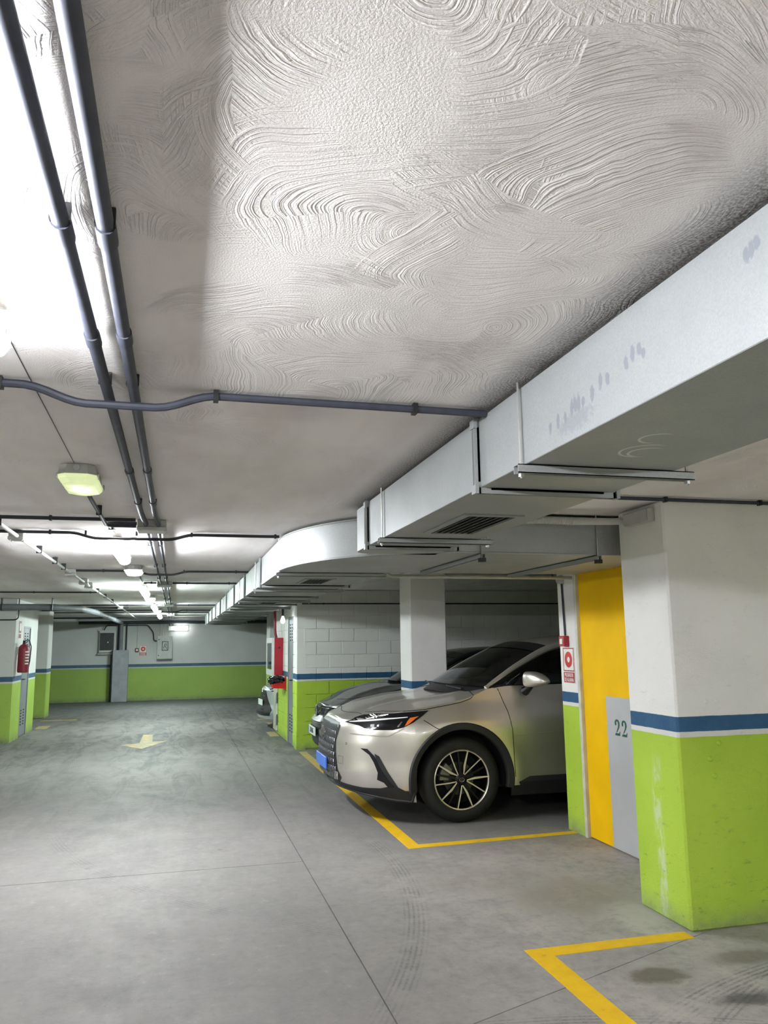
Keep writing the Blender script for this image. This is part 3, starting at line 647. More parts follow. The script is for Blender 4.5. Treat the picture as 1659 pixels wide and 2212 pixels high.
# ================================================================== CONDUITS
def wavepts(y, x0, x1, z, dips=(), step=0.03):
    xs = [x0]; 
    while xs[-1] < x1-1e-6: xs.append(min(xs[-1]+step, x1))
    out = []
    for x in xs:
        if dips and min(abs(x-dx) for dx in dips) > 0.40 and x not in (x0, x1) : 
            if int((x-x0)/step) % 12: continue
        dz = 0
        for dx in dips:
            t = abs(x-dx)
            if t < 0.10: k = 1
            elif t < 0.30: k = 0.5+0.5*math.cos((t-.10)/.20*PI)
            else: k = 0
            dz = max(dz, k)
        out.append((x, y, z-(0.050 if y < 3 else 0.038)*dz))
    return out
def conduit_x(y, x0, x1, label, r=0.011, mat='pvcb', dips=(), clips=(), y1=None):
    root = empty('conduit', (x0, y, CZ)); tag(root, label, 'conduit')
    pts = wavepts(y, x0, x1, CZ-r-.004, dips)
    if y1 is not None: pts = [(p[0], y+(y1-y)*(p[0]-x0)/(x1-x0), p[2]) for p in pts]
    MB().tube(pts, r, 10).build('pipe', mat, root, smooth=True)
    for x in clips:
        yy = y if y1 is None else y+(y1-y)*(x-x0)/(x1-x0)
        MB().box(x-.008, x+.008, yy-r-.005, yy+r+.005, CZ-2*r-.008, CZ).build('clip', 'black', root)
    return root
XL, XR = -0.235, -0.155
XM = (XL+XR)/2
conduit_x(2.53, -6, 1.045, 'slate conduit crossing the near ceiling and dipping under the twin pipes', 0.0135, 'pvc', (XM,), (-1.6, -.55, .10, .78), y1=2.57)
conduit_x(5.34, -6, -.285, 'dark conduit reaching the nearest junction box from the left', 0.012, 'pvcb', (), (-2, -.8))
conduit_x(6.02, -6, .73, 'dark conduit crossing behind the nearest junction box, dipping twice', 0.0115, 'pvcb', (-.47, XM), (-1.6, -.9, -.66, -.31, .08, .70))
conduit_x(9.10, -1.08, .78, 'dark conduit from the lined box row to the duct, second beyond the nearest junction box', 0.0115, 'pvcb', (XM,), (-.8, -.40, .05, .62))
conduit_x(10.84, -.45, -.285, 'very short dark conduit left of the middle junction box', 0.012, 'pvcb', (), (-.35,))
conduit_x(10.84, -.085, .75, 'short dark conduit from the middle junction box to the duct', 0.012, 'pvcb', (), (.1, .65))
conduit_x(12.85, -6, -1.15, 'dark conduit crossing the left ceiling in mid distance', 0.0115, 'pvcb', (), (-2.1, -1.3))
conduit_x(16.9, -6, .745, 'dark conduit crossing the ceiling in front of the thick left pipe', 0.013, 'pvcb', (), (-1, .2))
conduit_x(19.45, -3, .745, 'dark conduit crossing the distant ceiling with a dip', 0.013, 'pvcb', (XM,), (.2,))
conduit_x(20.7, -3, .745, 'dark conduit crossing the ceiling near the far wall', 0.013, 'pvcb', (), (.2,))
conduit_x(4.03, 2.28, 9, 'grey conduit along the ceiling in front of the foreground pillar', 0.011, 'pvc', (), (2.75, 3.4))
conduit_x(12.33, 1.86, 9, 'black conduit along the top of the block wall', 0.010, 'pvcb', (), (2.2, 3.5)).location.z = CZ
def lower(o, dz):
    o.location.z -= dz
lower([o for o in bpy.data.objects if o.get('label') == 'black conduit along the top of the block wall'][0], 0.20)
# twin pipes down the aisle
def twin(x, label):
    root = empty('conduit', (x, 2, CZ)); tag(root, label, 'conduit')
    pts = [(x, y, CZ-.031) for y in (-5, 0, 1.5, 3.5, 4.9)]+[(x+.004, 5.1, CZ-.032), (x+.012, 5.3, CZ-.033), (x+.012, 5.40, CZ-.033)]
    MB().tube(pts, 0.0165, 14).build('pipe', 'pvc', root, smooth=True)
    for a, b in ((5.56, 10.70), (10.98, 16.1), (16.4, 21.4), (21.7, 24.6)):
        MB().tube([(x+.01, a, CZ-.033), (x+.006, a+.3, CZ-.018), (x, b-.3, CZ-.018), (x+.01, b, CZ-.033)], 0.0125, 10).build('pipe', 'pvc', root, smooth=True)
    o = .03 if x == XL else 0
    for y in (1.52+o*0, 2.06+o, 3.72+o, 4.55+o):
        MB().tube([(x, y-.035, CZ-.031), (x, y+.035, CZ-.031)], 0.020, 14).build('coupling', 'pvc', root, smooth=True)
    for y in (1.48, 2.45, 4.62, 6.6, 8.4, 9.9, 12.4, 14.5):
        MB().box(x-.019, x+.019, y-.007, y+.007, CZ-.036, CZ).build('clip', 'black', root)
twin(XL, 'left one of the twin slate pipes running down the aisle ceiling')
twin(XR, 'right one of the twin slate pipes running down the aisle ceiling')
def jbox(x, y, w, d, h, label, mat='pale', z=CZ):
    root = empty('junction_box', (x, y, z)); tag(root, label, 'junction box')
    MB().box(x-w/2, x+w/2, y-d/2, y+d/2, z-h*.6, z, .004).build('box_body', mat, root)
    MB().box(x-w/2-.004, x+w/2+.004, y-d/2-.004, y+d/2+.004, z-h, z-h*.6, .006).build('lid', mat, root)
    for sx in (-1, 1):
        for sy in (-1, 1):
            MB().lathe([(0, -.003), (.006, -.002), (.006, 0)], (x+sx*(w/2-.012), y+sy*(d/2-.012), z-h), 'z', 8).build('screw', 'steel', root)
    return root
jbox(-.185, 5.48, .185, .15, .075, 'nearest grey junction box where the twin pipes end')
jbox(-.185, 10.84, .185, .15, .07, 'middle grey junction box on the twin pipes')
jbox(-.185, 16.25, .185, .15, .07, 'farther grey junction box on the twin pipes')
jbox(-.185, 21.55, .185, .15, .07, 'farthest grey junction box on the twin pipes')
# feed to the first bulkhead and first tube
def pipe_thing(pts, r, label, mat='pvc', name='conduit', cat='conduit', n=10, clips=()):
    root = empty(name, pts[0]); tag(root, label, cat)
    P = [Vector(p) for p in pts]; Q = [P[0]]
    for i in range(1, len(P)-1):   # round the corners
        a = (P[i-1]-P[i]); b = (P[i+1]-P[i]); q = min(.07, a.length*.45, b.length*.45)
        A = P[i]+a.normalized()*q; B = P[i]+b.normalized()*q
        for k in range(7):
            t = k/6; Q.append(A*(1-t)**2+P[i]*2*t*(1-t)+B*t*t)
    Q.append(P[-1])
    MB().tube(Q, r, n).build('pipe', mat, root, smooth=True)
    for c in clips: MB().box(c[0]-r-.004, c[0]+r+.004, c[1]-.008, c[1]+.008, c[2]-r-.004, CZ).build('clip', 'black', root)
    return root
zc_ = CZ-.016
pipe_thing([(-.47, 4.16, CZ-.030), (-.47, 4.4, CZ-.043), (-.47, 5.43, CZ-.043), (-.285, 5.43, CZ-.043)], .0115, 'slate conduit from the yellowish bulkhead lamp to the nearest junction box', clips=[(-.47, 4.9, CZ-.043)])
pipe_thing([(-.285, 5.50, zc_), (-.47, 5.50, zc_), (-.465, 5.98, zc_)], .0115, 'slate conduit from the nearest junction box to the second tube lamp', clips=[(-.466, 5.72, zc_)])
pipe_thing([(-.465, 8.96, zc_), (-.465, 10.80, zc_)], .010, 'conduit behind the first white bulkhead lamp', clips=[])
pipe_thing([(-.46, 2.08, CZ-.002), (-.475, 3.74, CZ-.002)], .0015, 'thin dark wire on the ceiling between the nearest tube lamp and the yellowish bulkhead', 'pvcb', 'wire', 'wire', 5)
# long lengthwise conduit with boxes at left
root = empty('conduit', (-1.1, 4, CZ)); tag(root, 'pale grey conduit with small boxes running lengthwise left of the lamps', 'conduit')
for a, b in ((-5, 6.02), (6.16, 9.05), (9.19, 10.35), (10.5, 11.0), (11.14, 17.3), (17.44, 19.5), (19.64, 24.4)):
    MB().tube([(-1.10-.003*a, a, CZ-.046), (-1.10-.003*b, b, CZ-.046)], .0135, 10).build('pipe', 'pale' , root, smooth=True)
for y in (4.5, 5.4, 7.0, 7.9, 8.5, 12.2, 13.5, 15.0): MB().box(-1.12-.003*y-.004, -1.08-.003*y, y-.008, y+.008, CZ-.062, CZ).build('clip', 'black', root)
names = ['box left of the second tube lamp', 'box left of the first white bulkhead lamp', 'third box beyond the second tube lamp', 'fourth box beyond the second tube lamp', 'box near the third tube lamp', 'box before the far wall']
for y, nm in zip((6.09, 9.12, 10.42, 11.07, 17.37, 19.57), names):
    jbox(-1.10-.003*y-.01, y, .10, .10, .072, 'small pale square %s on the lengthwise conduit' % nm, 'pale')

# ================================================================== LAMPS
def tube_lamp(y1, label, x=-.465, mat='tube'):
    """1.5 m sealed batten: opaque body on brackets, frosted cover"""
    y0 = y1-1.22
    r = empty('tube_lamp', (x, (y0+y1)/2, CZ)); tag(r, label, 'ceiling lamp', 'tube lamps down the aisle')
    MB().box(x-.045, x+.045, y0+.01, y1-.01, CZ-.080, CZ-.040, .006).build('lamp_body', 'white', r)
    # cover: rounded trapezium section with closed, chamfered ends
    sec = [(-.050, -.064), (-.048, -.086), (-.036, -.106), (-.015, -.116), (.015, -.116), (.036, -.106), (.048, -.086), (.050, -.064)]
    rows = []
    for yy, k, dz in ((y0, .55, -.05), (y0+.0, .80, 0), (y0+.035, 1, 0), (y1-.035, 1, 0), (y1, .80, 0), (y1, .55, -.05)):
        rows.append([(x+px*k, yy, CZ-.010+(-.064+(pz+.064)*k)) for px, pz in sec])
    mb = MB(); mb.grid(rows); m = len(sec)
    mb.add(rows[0], [tuple(range(m))]); mb.add(rows[-1], [tuple(range(m))])
    mb.build('diffuser', mat, r, smooth=0.5)
    for yy in (y0+.25, y1-.25):
        MB().box(x-.02, x+.02, yy-.02, yy+.02, CZ-.042, CZ).build('bracket', 'steel', r)
    for yy in (y0+.12, y0+.55, y1-.55, y1-.12):
        for s in (-1, 1): MB().box(x+s*.050, x+s*.056, yy-.012, yy+.012, CZ-.094, CZ-.062, .002).build('latch', 'white', r)
    return r
for y1, lb in ((2.05, 'nearest tube lamp, cut off by the left edge of the picture'), (7.28, 'second tube lamp, beyond the nearest junction box'), (12.35, 'third tube lamp down the aisle, between two white bulkhead lamps'),
               (17.4, 'fourth tube lamp down the aisle, small and bright'), (22.4, 'farthest tube lamp, just before the far wall'), (-3.1, 'tube lamp behind the viewpoint')):
    tube_lamp(y1, 'white ' + lb, mat='tube_dim' if y1 == 2.05 else 'tube_cold' if y1 > 8 else 'tube')
for x_, y_, lb in ((-5.2, 5.2, 'unseen white fill tube lamp added over the left bays'), (3.3, -1.2, 'unseen white fill tube lamp added over the bay right of the viewpoint')):
    tube_lamp(y_, lb, x_)  # unseen fill lamps, added to brighten the side floor, pillar and upright faces
def bulkhead(y, label, mat='bulkf'):
    x = -.465
    r = empty('bulkhead_lamp', (x, y, CZ)); tag(r, label, 'ceiling lamp', 'bulkhead lamps down the aisle')
    def octo(w, d, c): return [(-w, -d+c), (-w+c, -d), (w-c, -d), (w, -d+c), (w, d-c), (w-c, d), (-w+c, d), (-w, d-c)]
    def stack(levels):
        rows = []
        for (w, d, c, z) in levels: rows.append([(x+p, y+q, CZ+z) for p, q in octo(w, d, c)])
        mb = MB()
        for r_ in rows: r_.append(r_[0])
        mb.grid(rows); mb.add(rows[0][:8], [tuple(range(8))]); mb.add(rows[-1][:8], [tuple(range(8))]); return mb
    stack([(.075, .185, .03, 0), (.082, .20, .035, -.038), (.088, .205, .035, -.048)]).build('housing', 'pale', r)
    stack([(.084, .20, .035, -.048), (.082, .195, .04, -.065), (.070, .175, .045, -.083), (.045, .14, .035, -.090)]).build('diffuser', mat, r, smooth=0.4)
    MB().lathe([(0, -.006), (.014, -.006), (.016, 0)], (x, y-.196, CZ-.020), 'y', 16).build('cable_plug', 'pale', r, smooth=True)
    for sx in (-1, 1):
        for yy in (y-.13, y+.13): MB().box(x+sx*.087, x+sx*.094, yy-.012, yy+.012, CZ-.06, CZ-.036, .002).build('latch', 'steel', r)
bulkhead(3.95, 'yellowish glowing bulkhead lamp in front of the nearest junction box', 'bulk')
bulkhead(8.75, 'white bulkhead lamp between the second and third tube lamps')
bulkhead(13.9, 'white bulkhead lamp beyond the third tube lamp')
bulkhead(19.0, 'white bulkhead lamp beyond the fourth tube lamp')
bulkhead(-1.4, 'white bulkhead lamp behind the viewpoint')

# ================================================================== LEFT PIPE AND FAR WALL
pz = 2.27
r = pipe_thing([(-8, 14.68, pz), (-2.15, 14.76, pz), (-1.72, 15.55, pz), (-1.62, 17.2, pz), (-1.60, 24.68, pz-.01), (-1.60, 24.68, 1.472)], .055, 'thick grey drain pipe turning down the aisle to the cover on the far wall', 'drain', 'drain_pipe', 'pipe', 16)
for y, x in ((17.6, -1.62), (19.4, -1.615), (22.0, -1.605)): 
    MB().tube([(x, y-.05, pz), (x, y+.05, pz)], 0.062, 16).build('coupling', 'drain', r, smooth=True)
for x in (-4.2, -2.9, -2.1): MB().box(x-.006, x+.006, 14.67, 14.77, pz-.06, CZ).build('hanger', 'black', r)
pipe_thing([(-8, 17.4, 2.372), (-1.0, 17.4, 2.372)], .022, 'black pipe across the aisle ceiling behind the thick grey pipe', 'pvcb', 'pipe', 'pipe')
pipe_thing([(-2.8, 24.83, 2.27), (9, 24.83, 2.27)], .045, 'thick black pipe along the top of the far wall', 'pvcb', 'pipe', 'pipe', 14)
pipe_thing([(-2.8, 24.80, 2.37), (9, 24.80, 2.37)], .025, 'thinner grey pipe above the black one on the far wall', 'galv', 'pipe', 'pipe', 12)
pipe_thing([(-6, 21.0, 2.28), (-1.65, 21.0, 2.28)], .018, 'thin black pipe crossing left of the thick drain pipe', 'pvcb', 'pipe', 'pipe')
for x, lb in ((-1.69, 'left'), (-1.46, 'right')):
    pipe_thing([(x, 24.86, 2.22), (x, 24.86, 1.45)], .022, 'black vertical pipe on the far wall at the %s of the drain pipe drop' % lb, 'pvcb', 'pipe', 'pipe')
pipe_thing([(-1.86, 24.86, 1.345), (-1.86, 24.86, 0.0)], .022, 'black vertical pipe beside the tall grey cover, reaching the floor', 'pvcb', 'pipe', 'pipe')
cv = empty('cable_cover', (-1.6, 24.8, 0)); tag(cv, 'tall grey metal cover standing against the far wall', 'cover')
MB().box(-1.80, -1.37, 24.58, 24.76, 0.0, 1.47, .006).build('cover_sheet', 'panel', cv)
MB().box(-1.83, -1.80, 24.60, 24.76, 0.0, 1.47).build('side_strip', 'black', cv)
ec = empty('meter_cabinet', (-2, 24.8, 1.38)); tag(ec, 'dark windowed meter cabinet with grey frame on the far wall left of the drain pipe', 'cabinet')
MB().box(-2.21, -1.74, 24.79, 24.90, 1.40, 2.02, .006).build('cabinet_box', 'cab', ec)
MB().box(-2.19, -1.80, 24.778, 24.792, 1.47, 1.97, .003).build('window', 'cabd', ec)
MB().box(-2.24, -1.72, 24.78, 24.90, 2.02, 2.05).build('top_ledge', 'cab', ec); MB().box(-2.24, -1.76, 24.78, 24.90, 1.35, 1.385).build('bottom_ledge', 'cab', ec)
MB().lathe([(0, -.01), (.018, -.008), (.02, 0)], (-1.97, 24.778, 1.70), 'y', 12).build('lock', 'chrome', ec)
cc = empty('electric_cabinet', (-.36, 24.8, 1.2)); tag(cc, 'pale grey electric cabinet with drawn frame on the far wall', 'cabinet')
MB().box(-.58, -.14, 24.72, 24.90, 1.19, 1.87, .006).build('cabinet_box', 'cab', cc)
MB().box(-.565, -.155, 24.708, 24.722, 1.21, 1.85, .003).build('door', 'cab', cc)
mb = MB()
for a in ((-.44, -.26, 1.44, 1.455), (-.44, -.26, 1.69, 1.705), (-.44, -.425, 1.44, 1.705), (-.275, -.26, 1.44, 1.705)): mb.box(a[0], a[1], 24.702, 24.709, a[2], a[3])
mb.build('drawn_frame', 'slot', cc)
mb = MB(); mb.tube([(-.39, 24.704, 1.50), (-.36, 24.704, 1.62), (-.33, 24.704, 1.65), (-.31, 24.704, 1.60), (-.34, 24.704, 1.56), (-.30, 24.704, 1.49)], .007, 6); mb.build('drawn_mark', 'slot', cc)
for z in (1.30, 1.76): MB().lathe([(0, -.012), (.016, -.010), (.016, 0)], (-.53, 24.708, z), 'y', 10).build('lock', 'black', cc)
for i, (x, bend) in enumerate(((-.50, 0), (-.44, .04), (-.36, .06), (-.20, 0))):
    pts = [(x, 24.86, 1.87), (x, 24.86, 2.22)] if not bend else [(x, 24.86, 1.87), (x, 24.86, 2.05+bend*.4), (x+bend, 24.86, 2.10+bend*.3), (x+bend, 24.86, 2.22)]
    pipe_thing(pts, .012, ['leftmost', 'second', 'third', 'rightmost'][i]+' thin pale conduit rising from the pale electric cabinet', 'pale', 'conduit', 'conduit', 8)
pipe_thing([(-2.08, 24.76, 2.052), (-2.02, 24.76, 2.19), (-.86, 24.76, 2.19), (-.70, 24.80, 1.98), (-.68, 24.84, 1.74), (-.59, 24.84, 1.72)], .017, 'black cable looping between the two cabinets on the far wall', 'pvcb', 'cable', 'cable', 10)
for i, x in enumerate((-.24, -.19, -.14)):
    pipe_thing([(x, 24.87, 2.162), (x, 24.87, 2.222)], .009, ['left', 'middle', 'right'][i]+' short conduit above the lit wall lamp', 'pvcb', 'conduit', 'conduit', 8)
wl = empty('wall_lamp', (.03, 24.8, 2.02)); tag(wl, 'lit white emergency lamp high on the far wall', 'wall lamp')
MB().box(-.27, .30, 24.83, 24.90, 2.02, 2.16, .006).build('lamp_base', 'white', wl); MB().box(-.09, .295, 24.76, 24.83, 2.025, 2.155, .012).build('diffuser', 'emerg', wl)
sgf = empty('alarm_sign', (-.97, 24.89, 1.3)); tag(sgf, 'small red and white alarm sign on the far wall', 'sign')
def alarm_sign(root, o, a, nrm, w, hsym, htxt, text):
    """framed ring symbol above, red text plate below; o = lower left, a = right direction"""
    O = Vector(o); A = Vector(a); N = Vector(nrm); U = Vector((0, 0, 1))
    tot = hsym+htxt+.008
    MB().prism([(-.006, -.006), (w+.006, -.006), (w+.006, tot+.006), (-.006, tot+.006)], O, A, U, N, .002).build('plate', 'paper', root)
    fr = MB(); t = .009
    z_ = htxt+.008
    for q in ([(0, z_), (w, z_), (w, z_+t), (0, z_+t)], [(0, tot-t), (w, tot-t), (w, tot), (0, tot)], [(0, z_), (t, z_), (t, tot), (0, tot)], [(w-t, z_), (w, z_), (w, tot), (w-t, tot)]):
        fr.prism(q, O+N*.002, A, U, N, .001)
    fr.build('border', 'red', root)
    ring = MB(); c = (w/2, z_+hsym/2); ro, ri, n = hsym*.34, hsym*.125, 40
    vs = []
    for k in range(n):
        for rr in (ro, ri):
            vs.append(O+N*.0032+A*(c[0]+rr*math.cos(2*PI*k/n))+U*(c[1]+rr*math.sin(2*PI*k/n)))
    ring.add(vs, [(2*k, 2*((k+1) % n), 2*((k+1) % n)+1, 2*k+1) for k in range(n)]); ring.build('ring_symbol', 'redb', root)
    MB().prism([(0, 0), (w, 0), (w, htxt), (0, htxt)], O+N*.002, A, U, N, .001).build('text_panel', 'red', root)
    if text:
        ang = math.atan2(A.y, A.x)
        off = Vector((0, 0, 0)); p = root
        while p: off += p.location; p = p.parent
        for i, s_ in enumerate(text):
            pos = O+N*.0042+A*(w/2)+U*(htxt*(.72-.46*i))-off
            text_obj('lettering', s_, htxt*.50, 'paper', root, pos, (PI/2, 0, ang), sx=.70, th=.0004)
alarm_sign(sgf, (-1.08, 24.90, 1.30), (1, 0, 0), (0, -1, 0), .205, .20, .085, ['PULSADOR', 'DE ALARMA'])
cpf = empty('call_point', (-1.15, 24.87, 1.42)); tag(cpf, 'tiny red call point left of the far wall sign', 'call point')
MB().box(-1.20, -1.10, 24.85, 24.90, 1.41, 1.52, .004).build('housing', 'redp', cpf); MB().box(-1.175, -1.125, 24.845, 24.851, 1.44, 1.49).build('button_plate', 'paper', cpf)
pipe_thing([(-1.15, 24.885, 1.52), (-1.15, 24.885, 2.25)], .008, 'thin pale conduit above the far call point', 'pale', 'conduit', 'conduit', 8)

# ================================================================== RIGHT STORE DETAILS
sg = empty('alarm_sign', (3.30, 6.38, 1.22)); tag(sg, 'white alarm sign with red ring reading PULSADOR DE ALARMA beside the yellow door', 'sign')
alarm_sign(sg, (3.298, 6.495, 1.235), (0, -1, 0), (-1, 0, 0), .195, .20, .088, ['PULSADOR', 'DE ALARMA'])
cp = empty('call_point', (3.28, 6.45, 1.55)); tag(cp, 'red fire alarm call point above the large sign', 'call point')
MB().box(3.248, 3.30, 6.375, 6.470, 1.545, 1.635, .005).build('housing', 'red', cp); MB().box(3.2455, 3.249, 6.400, 6.448, 1.565, 1.61).build('button_plate', 'paper', cp)
pipe_thing([(3.288, 6.425, 1.637), (3.288, 6.445, 2.09)], .009, 'dark vertical conduit feeding the call point beside the yellow door', 'pvc', 'conduit', 'conduit', 8)
MB().lathe([(0, -.05), (.035, -.045), (.04, 0)], (3.30, 6.455, 2.13), 'x', 14).build('socket', 'pale', cp, smooth=True)
pipe_thing([(3.27, 6.455, 2.13), (3.20, 6.455, 2.16), (3.22, 6.455, 2.30), (3.22, 6.455, CZ)], .010, 'short black cable above the call point of the yellow door', 'black', 'cable', 'cable', 8)
fb = empty('connection_box', (2.74, 4.3, 2.33)); tag(fb, 'grey box high on the aisle face of the foreground pillar', 'junction box')
mb = MB(); mb.prism([(4.20, 2.305), (4.47, 2.305), (4.47, 2.385), (4.20, 2.385)], (2.735, 0, 0), (0, 1, 0), (0, 0, 1), (1, 0, 0), .05); mb.build('box_body', 'pale', fb, bevel=.004)
MB().box(2.727, 2.735, 4.205, 4.465, 2.31, 2.38, .003).build('lid', 'pale', fb)
root = empty('flexible_pipe', (2.4, 4.4, 2.34)); tag(root, 'ribbed grey flexible pipe running from the pillar box towards the duct', 'pipe')
MB().tube([(2.75, 4.49, 2.345), (2.42, 4.56, 2.345)], .022, 14).build('cuff', 'pale', root, smooth=True)
pts = []; rs = []
for k in range(81):
    t = k/80; pts.append((2.42-.62*t, 4.56+.08*t, 2.345+.02*math.sin(t*PI)-.03*t)); rs.append(.024 if k % 2 else .0185)
MB().tube(pts, .022, 12, rs=rs).build('ribbed_hose', 'flex', root)
pipe_thing([(1.62, 6.26, 2.19), (1.66, 6.26, 2.13), (3.30, 6.28, 2.13)], .015, 'pale pipe under the far edge of the wide duct, leading to the yellow door wall', 'pale', 'pipe', 'pipe')

# ================================================================== MIDDLE STORE DETAILS
hc = empty('hose_cabinet', (1.7, 14.4, 1.05)); tag(hc, 'red fire hose cabinet with white framed glass front beside the aisle', 'cabinet')
MB().box(1.635, 1.785, 14.03, 15.0, 1.06, 1.70, .004).build('cabinet_box', 'red', hc)
mb = MB(); mb.box(1.60, 1.635, 14.03, 14.14, 1.05, 1.70).box(1.60, 1.635, 14.89, 15.0, 1.05, 1.70).box(1.60, 1.635, 14.14, 14.89, 1.05, 1.15).box(1.60, 1.635, 14.14, 14.89, 1.61, 1.70); mb.build('door_frame', 'white', hc)
MB().box(1.612, 1.618, 14.14, 14.89, 1.15, 1.61).build('pane', 'cabglass', hc)
MB().lathe([(0, -.008), (.018, -.006), (.018, 0)], (1.72, 14.03, 1.53), 'y', 10).build('lock', 'black', hc)
for k in range(16): MB().box(1.595, 1.60, 14.032, 14.05, 1.07+k*.039, 1.092+k*.039).build('rivet', 'paper', hc)
pipe_thing([(1.68, 14.12, 1.70), (1.66, 14.12, 1.78), (1.64, 14.12, CZ)], .022, 'dark red riser pipe above the hose cabinet', 'redp', 'riser_pipe', 'pipe', 12)
bn = empty('waste_bin', (1.68, 13.75, .84)); tag(bn, 'red wall bin lined with a black bag under the hose cabinet', 'bin')
mb = MB(); mb.add([(1.58, 13.62, .86), (1.785, 13.62, .85), (1.785, 13.93, .85), (1.58, 13.93, .86), (1.555, 13.6, .93), (1.785, 13.6, .98), (1.785, 13.95, .98), (1.555, 13.95, .93)], [(0, 1, 2, 3), (0, 4, 5, 1), (1, 5, 6, 2), (2, 6, 7, 3), (3, 7, 4, 0)])
mb.build('bin_body', 'redb', bn)
MB().box(1.775, 1.789, 13.60, 13.70, .84, 1.08).build('back_plate', 'red', bn)
bm = bmesh.new(); bmesh.ops.create_icosphere(bm, subdivisions=4, radius=1.0)
for v in bm.verts:
    k = 1+.10*math.sin(v.co.x*9+v.co.y*5)+.09*math.sin(v.co.y*11+v.co.z*7)+random.uniform(-.03, .03)
    v.co = Vector((1.640+v.co.x*.14*k, 13.765+v.co.y*.19*k, .985+v.co.z*.075*k))
MB().bm(bm).build('bin_bag', 'bag', bn, smooth=True)
cg = MB().box(1.752, 1.79, 14.70, 15.115, .06, .92, .008).build('corner_guard', 'foam'); tag(cg, 'pale striped foam corner guard low on the rear corner of the block wall', 'corner guard')
pb = empty('pendant_bulb', (1.62, 12.78, CZ)); tag(pb, 'bare bulb hanging on a black wire before the narrow vented door', 'bulb')
MB().tube([(1.62, 12.78, 2.20), (1.62, 12.78, CZ)], .008, 6).build('wire', 'black', pb); MB().tube([(1.62, 12.78, 2.03), (1.62, 12.78, 2.20)], .018, 10).build('lamp_holder', 'black', pb)
MB().lathe([(0, -.115), (.018, -.112), (.032, -.095), (.036, -.07), (.028, -.035), (.016, -.01), (.014, 0)], (1.62, 12.78, 2.03), 'z', 16).build('bulb_glass', 'emerg', pb, smooth=True)

# ------------------------------------------------------------------ left: extinguisher and sign
ex = empty('fire_extinguisher', (-2.58, 15.15, 1.14)); tag(ex, 'red fire extinguisher hanging on the left store wall', 'fire extinguisher')
MB().lathe([(0, 0), (.075, 0), (.088, .012), (.09, .04), (.09, .40), (.08, .44), (.05, .475), (.028, .485), (.028, .50), (0, .50)], (-2.585, 15.15, 1.16), 'z', 28).build('cylinder', 'redp', ex, smooth=True)
MB().lathe([(0, 0), (.025, 0), (.022, .05), (0, .05)], (-2.585, 15.15, 1.66), 'z', 12).build('valve', 'black', ex)
MB().tube([(-2.585, 15.14, 1.65), (-2.56, 15.06, 1.70), (-2.50, 15.02, 1.72)], .008, 8).build('lever', 'black', ex)
MB().tube([(-2.585, 15.2, 1.65), (-2.53, 15.30, 1.72), (-2.50, 15.34, 1.6), (-2.505, 15.30, 1.35), (-2.52, 15.25, 1.2)], .010, 8).build('hose', 'black', ex, smooth=True)
mb = MB()
for z_, w_ in ((1.50, .05), (1.45, .06), (1.40, .05), (1.35, .06), (1.30, .05)): 
    rows = []
    for k in range(5):
        a = -1.1+k*w_*4; rows.append([(-2.585+.0908*math.cos(a), 15.15+.0908*math.sin(a), z_), (-2.585+.0908*math.cos(a), 15.15+.0908*math.sin(a), z_+.025)])
    mb.grid(rows)
mb.build('label_print', 'paper', ex)
MB().box(-2.70, -2.66, 15.11, 15.19, 1.48, 1.60).build('wall_bracket', 'steel', ex)
es = empty('extinguisher_sign', (-2.7, 15.3, 1.75)); tag(es, 'narrow red and white sign above the fire extinguisher', 'sign')
MB().box(-2.70, -2.694, 15.20, 15.44, 1.74, 2.06).build('plate', 'paper', es)
MB().box(-2.694, -2.692, 15.215, 15.425, 1.84, 2.05).build('symbol_panel', 'redp', es); MB().box(-2.692, -2.690, 15.27, 15.37, 1.88, 2.01).build('symbol', 'paper', es); MB().box(-2.694, -2.692, 15.215, 15.425, 1.75, 1.825).build('text_panel', 'redp', es)
pipe_thing([(-6, 14.90, 2.06), (-2.66, 14.90, 2.06), (-2.66, 14.90, CZ)], .010, 'black cable across the top of the left store wall', 'pvcb', 'cable', 'cable', 8)

# ================================================================== CARS
def lerp_tab(tab, x):
    if x <= tab[0][0]: return tab[0][1]
    for (a, va), (b, vb) in zip(tab[:-1], tab[1:]):
        if x <= b:
            t = (x-a)/(b-a); t = t*t*(3-2*t) if False else t
            return va+(vb-va)*t
    return tab[-1][1]
def smooth_tab(tab, x, h=0.06):
    return (lerp_tab(tab, x-h)+lerp_tab(tab, x)*2+lerp_tab(tab, x+h))/4

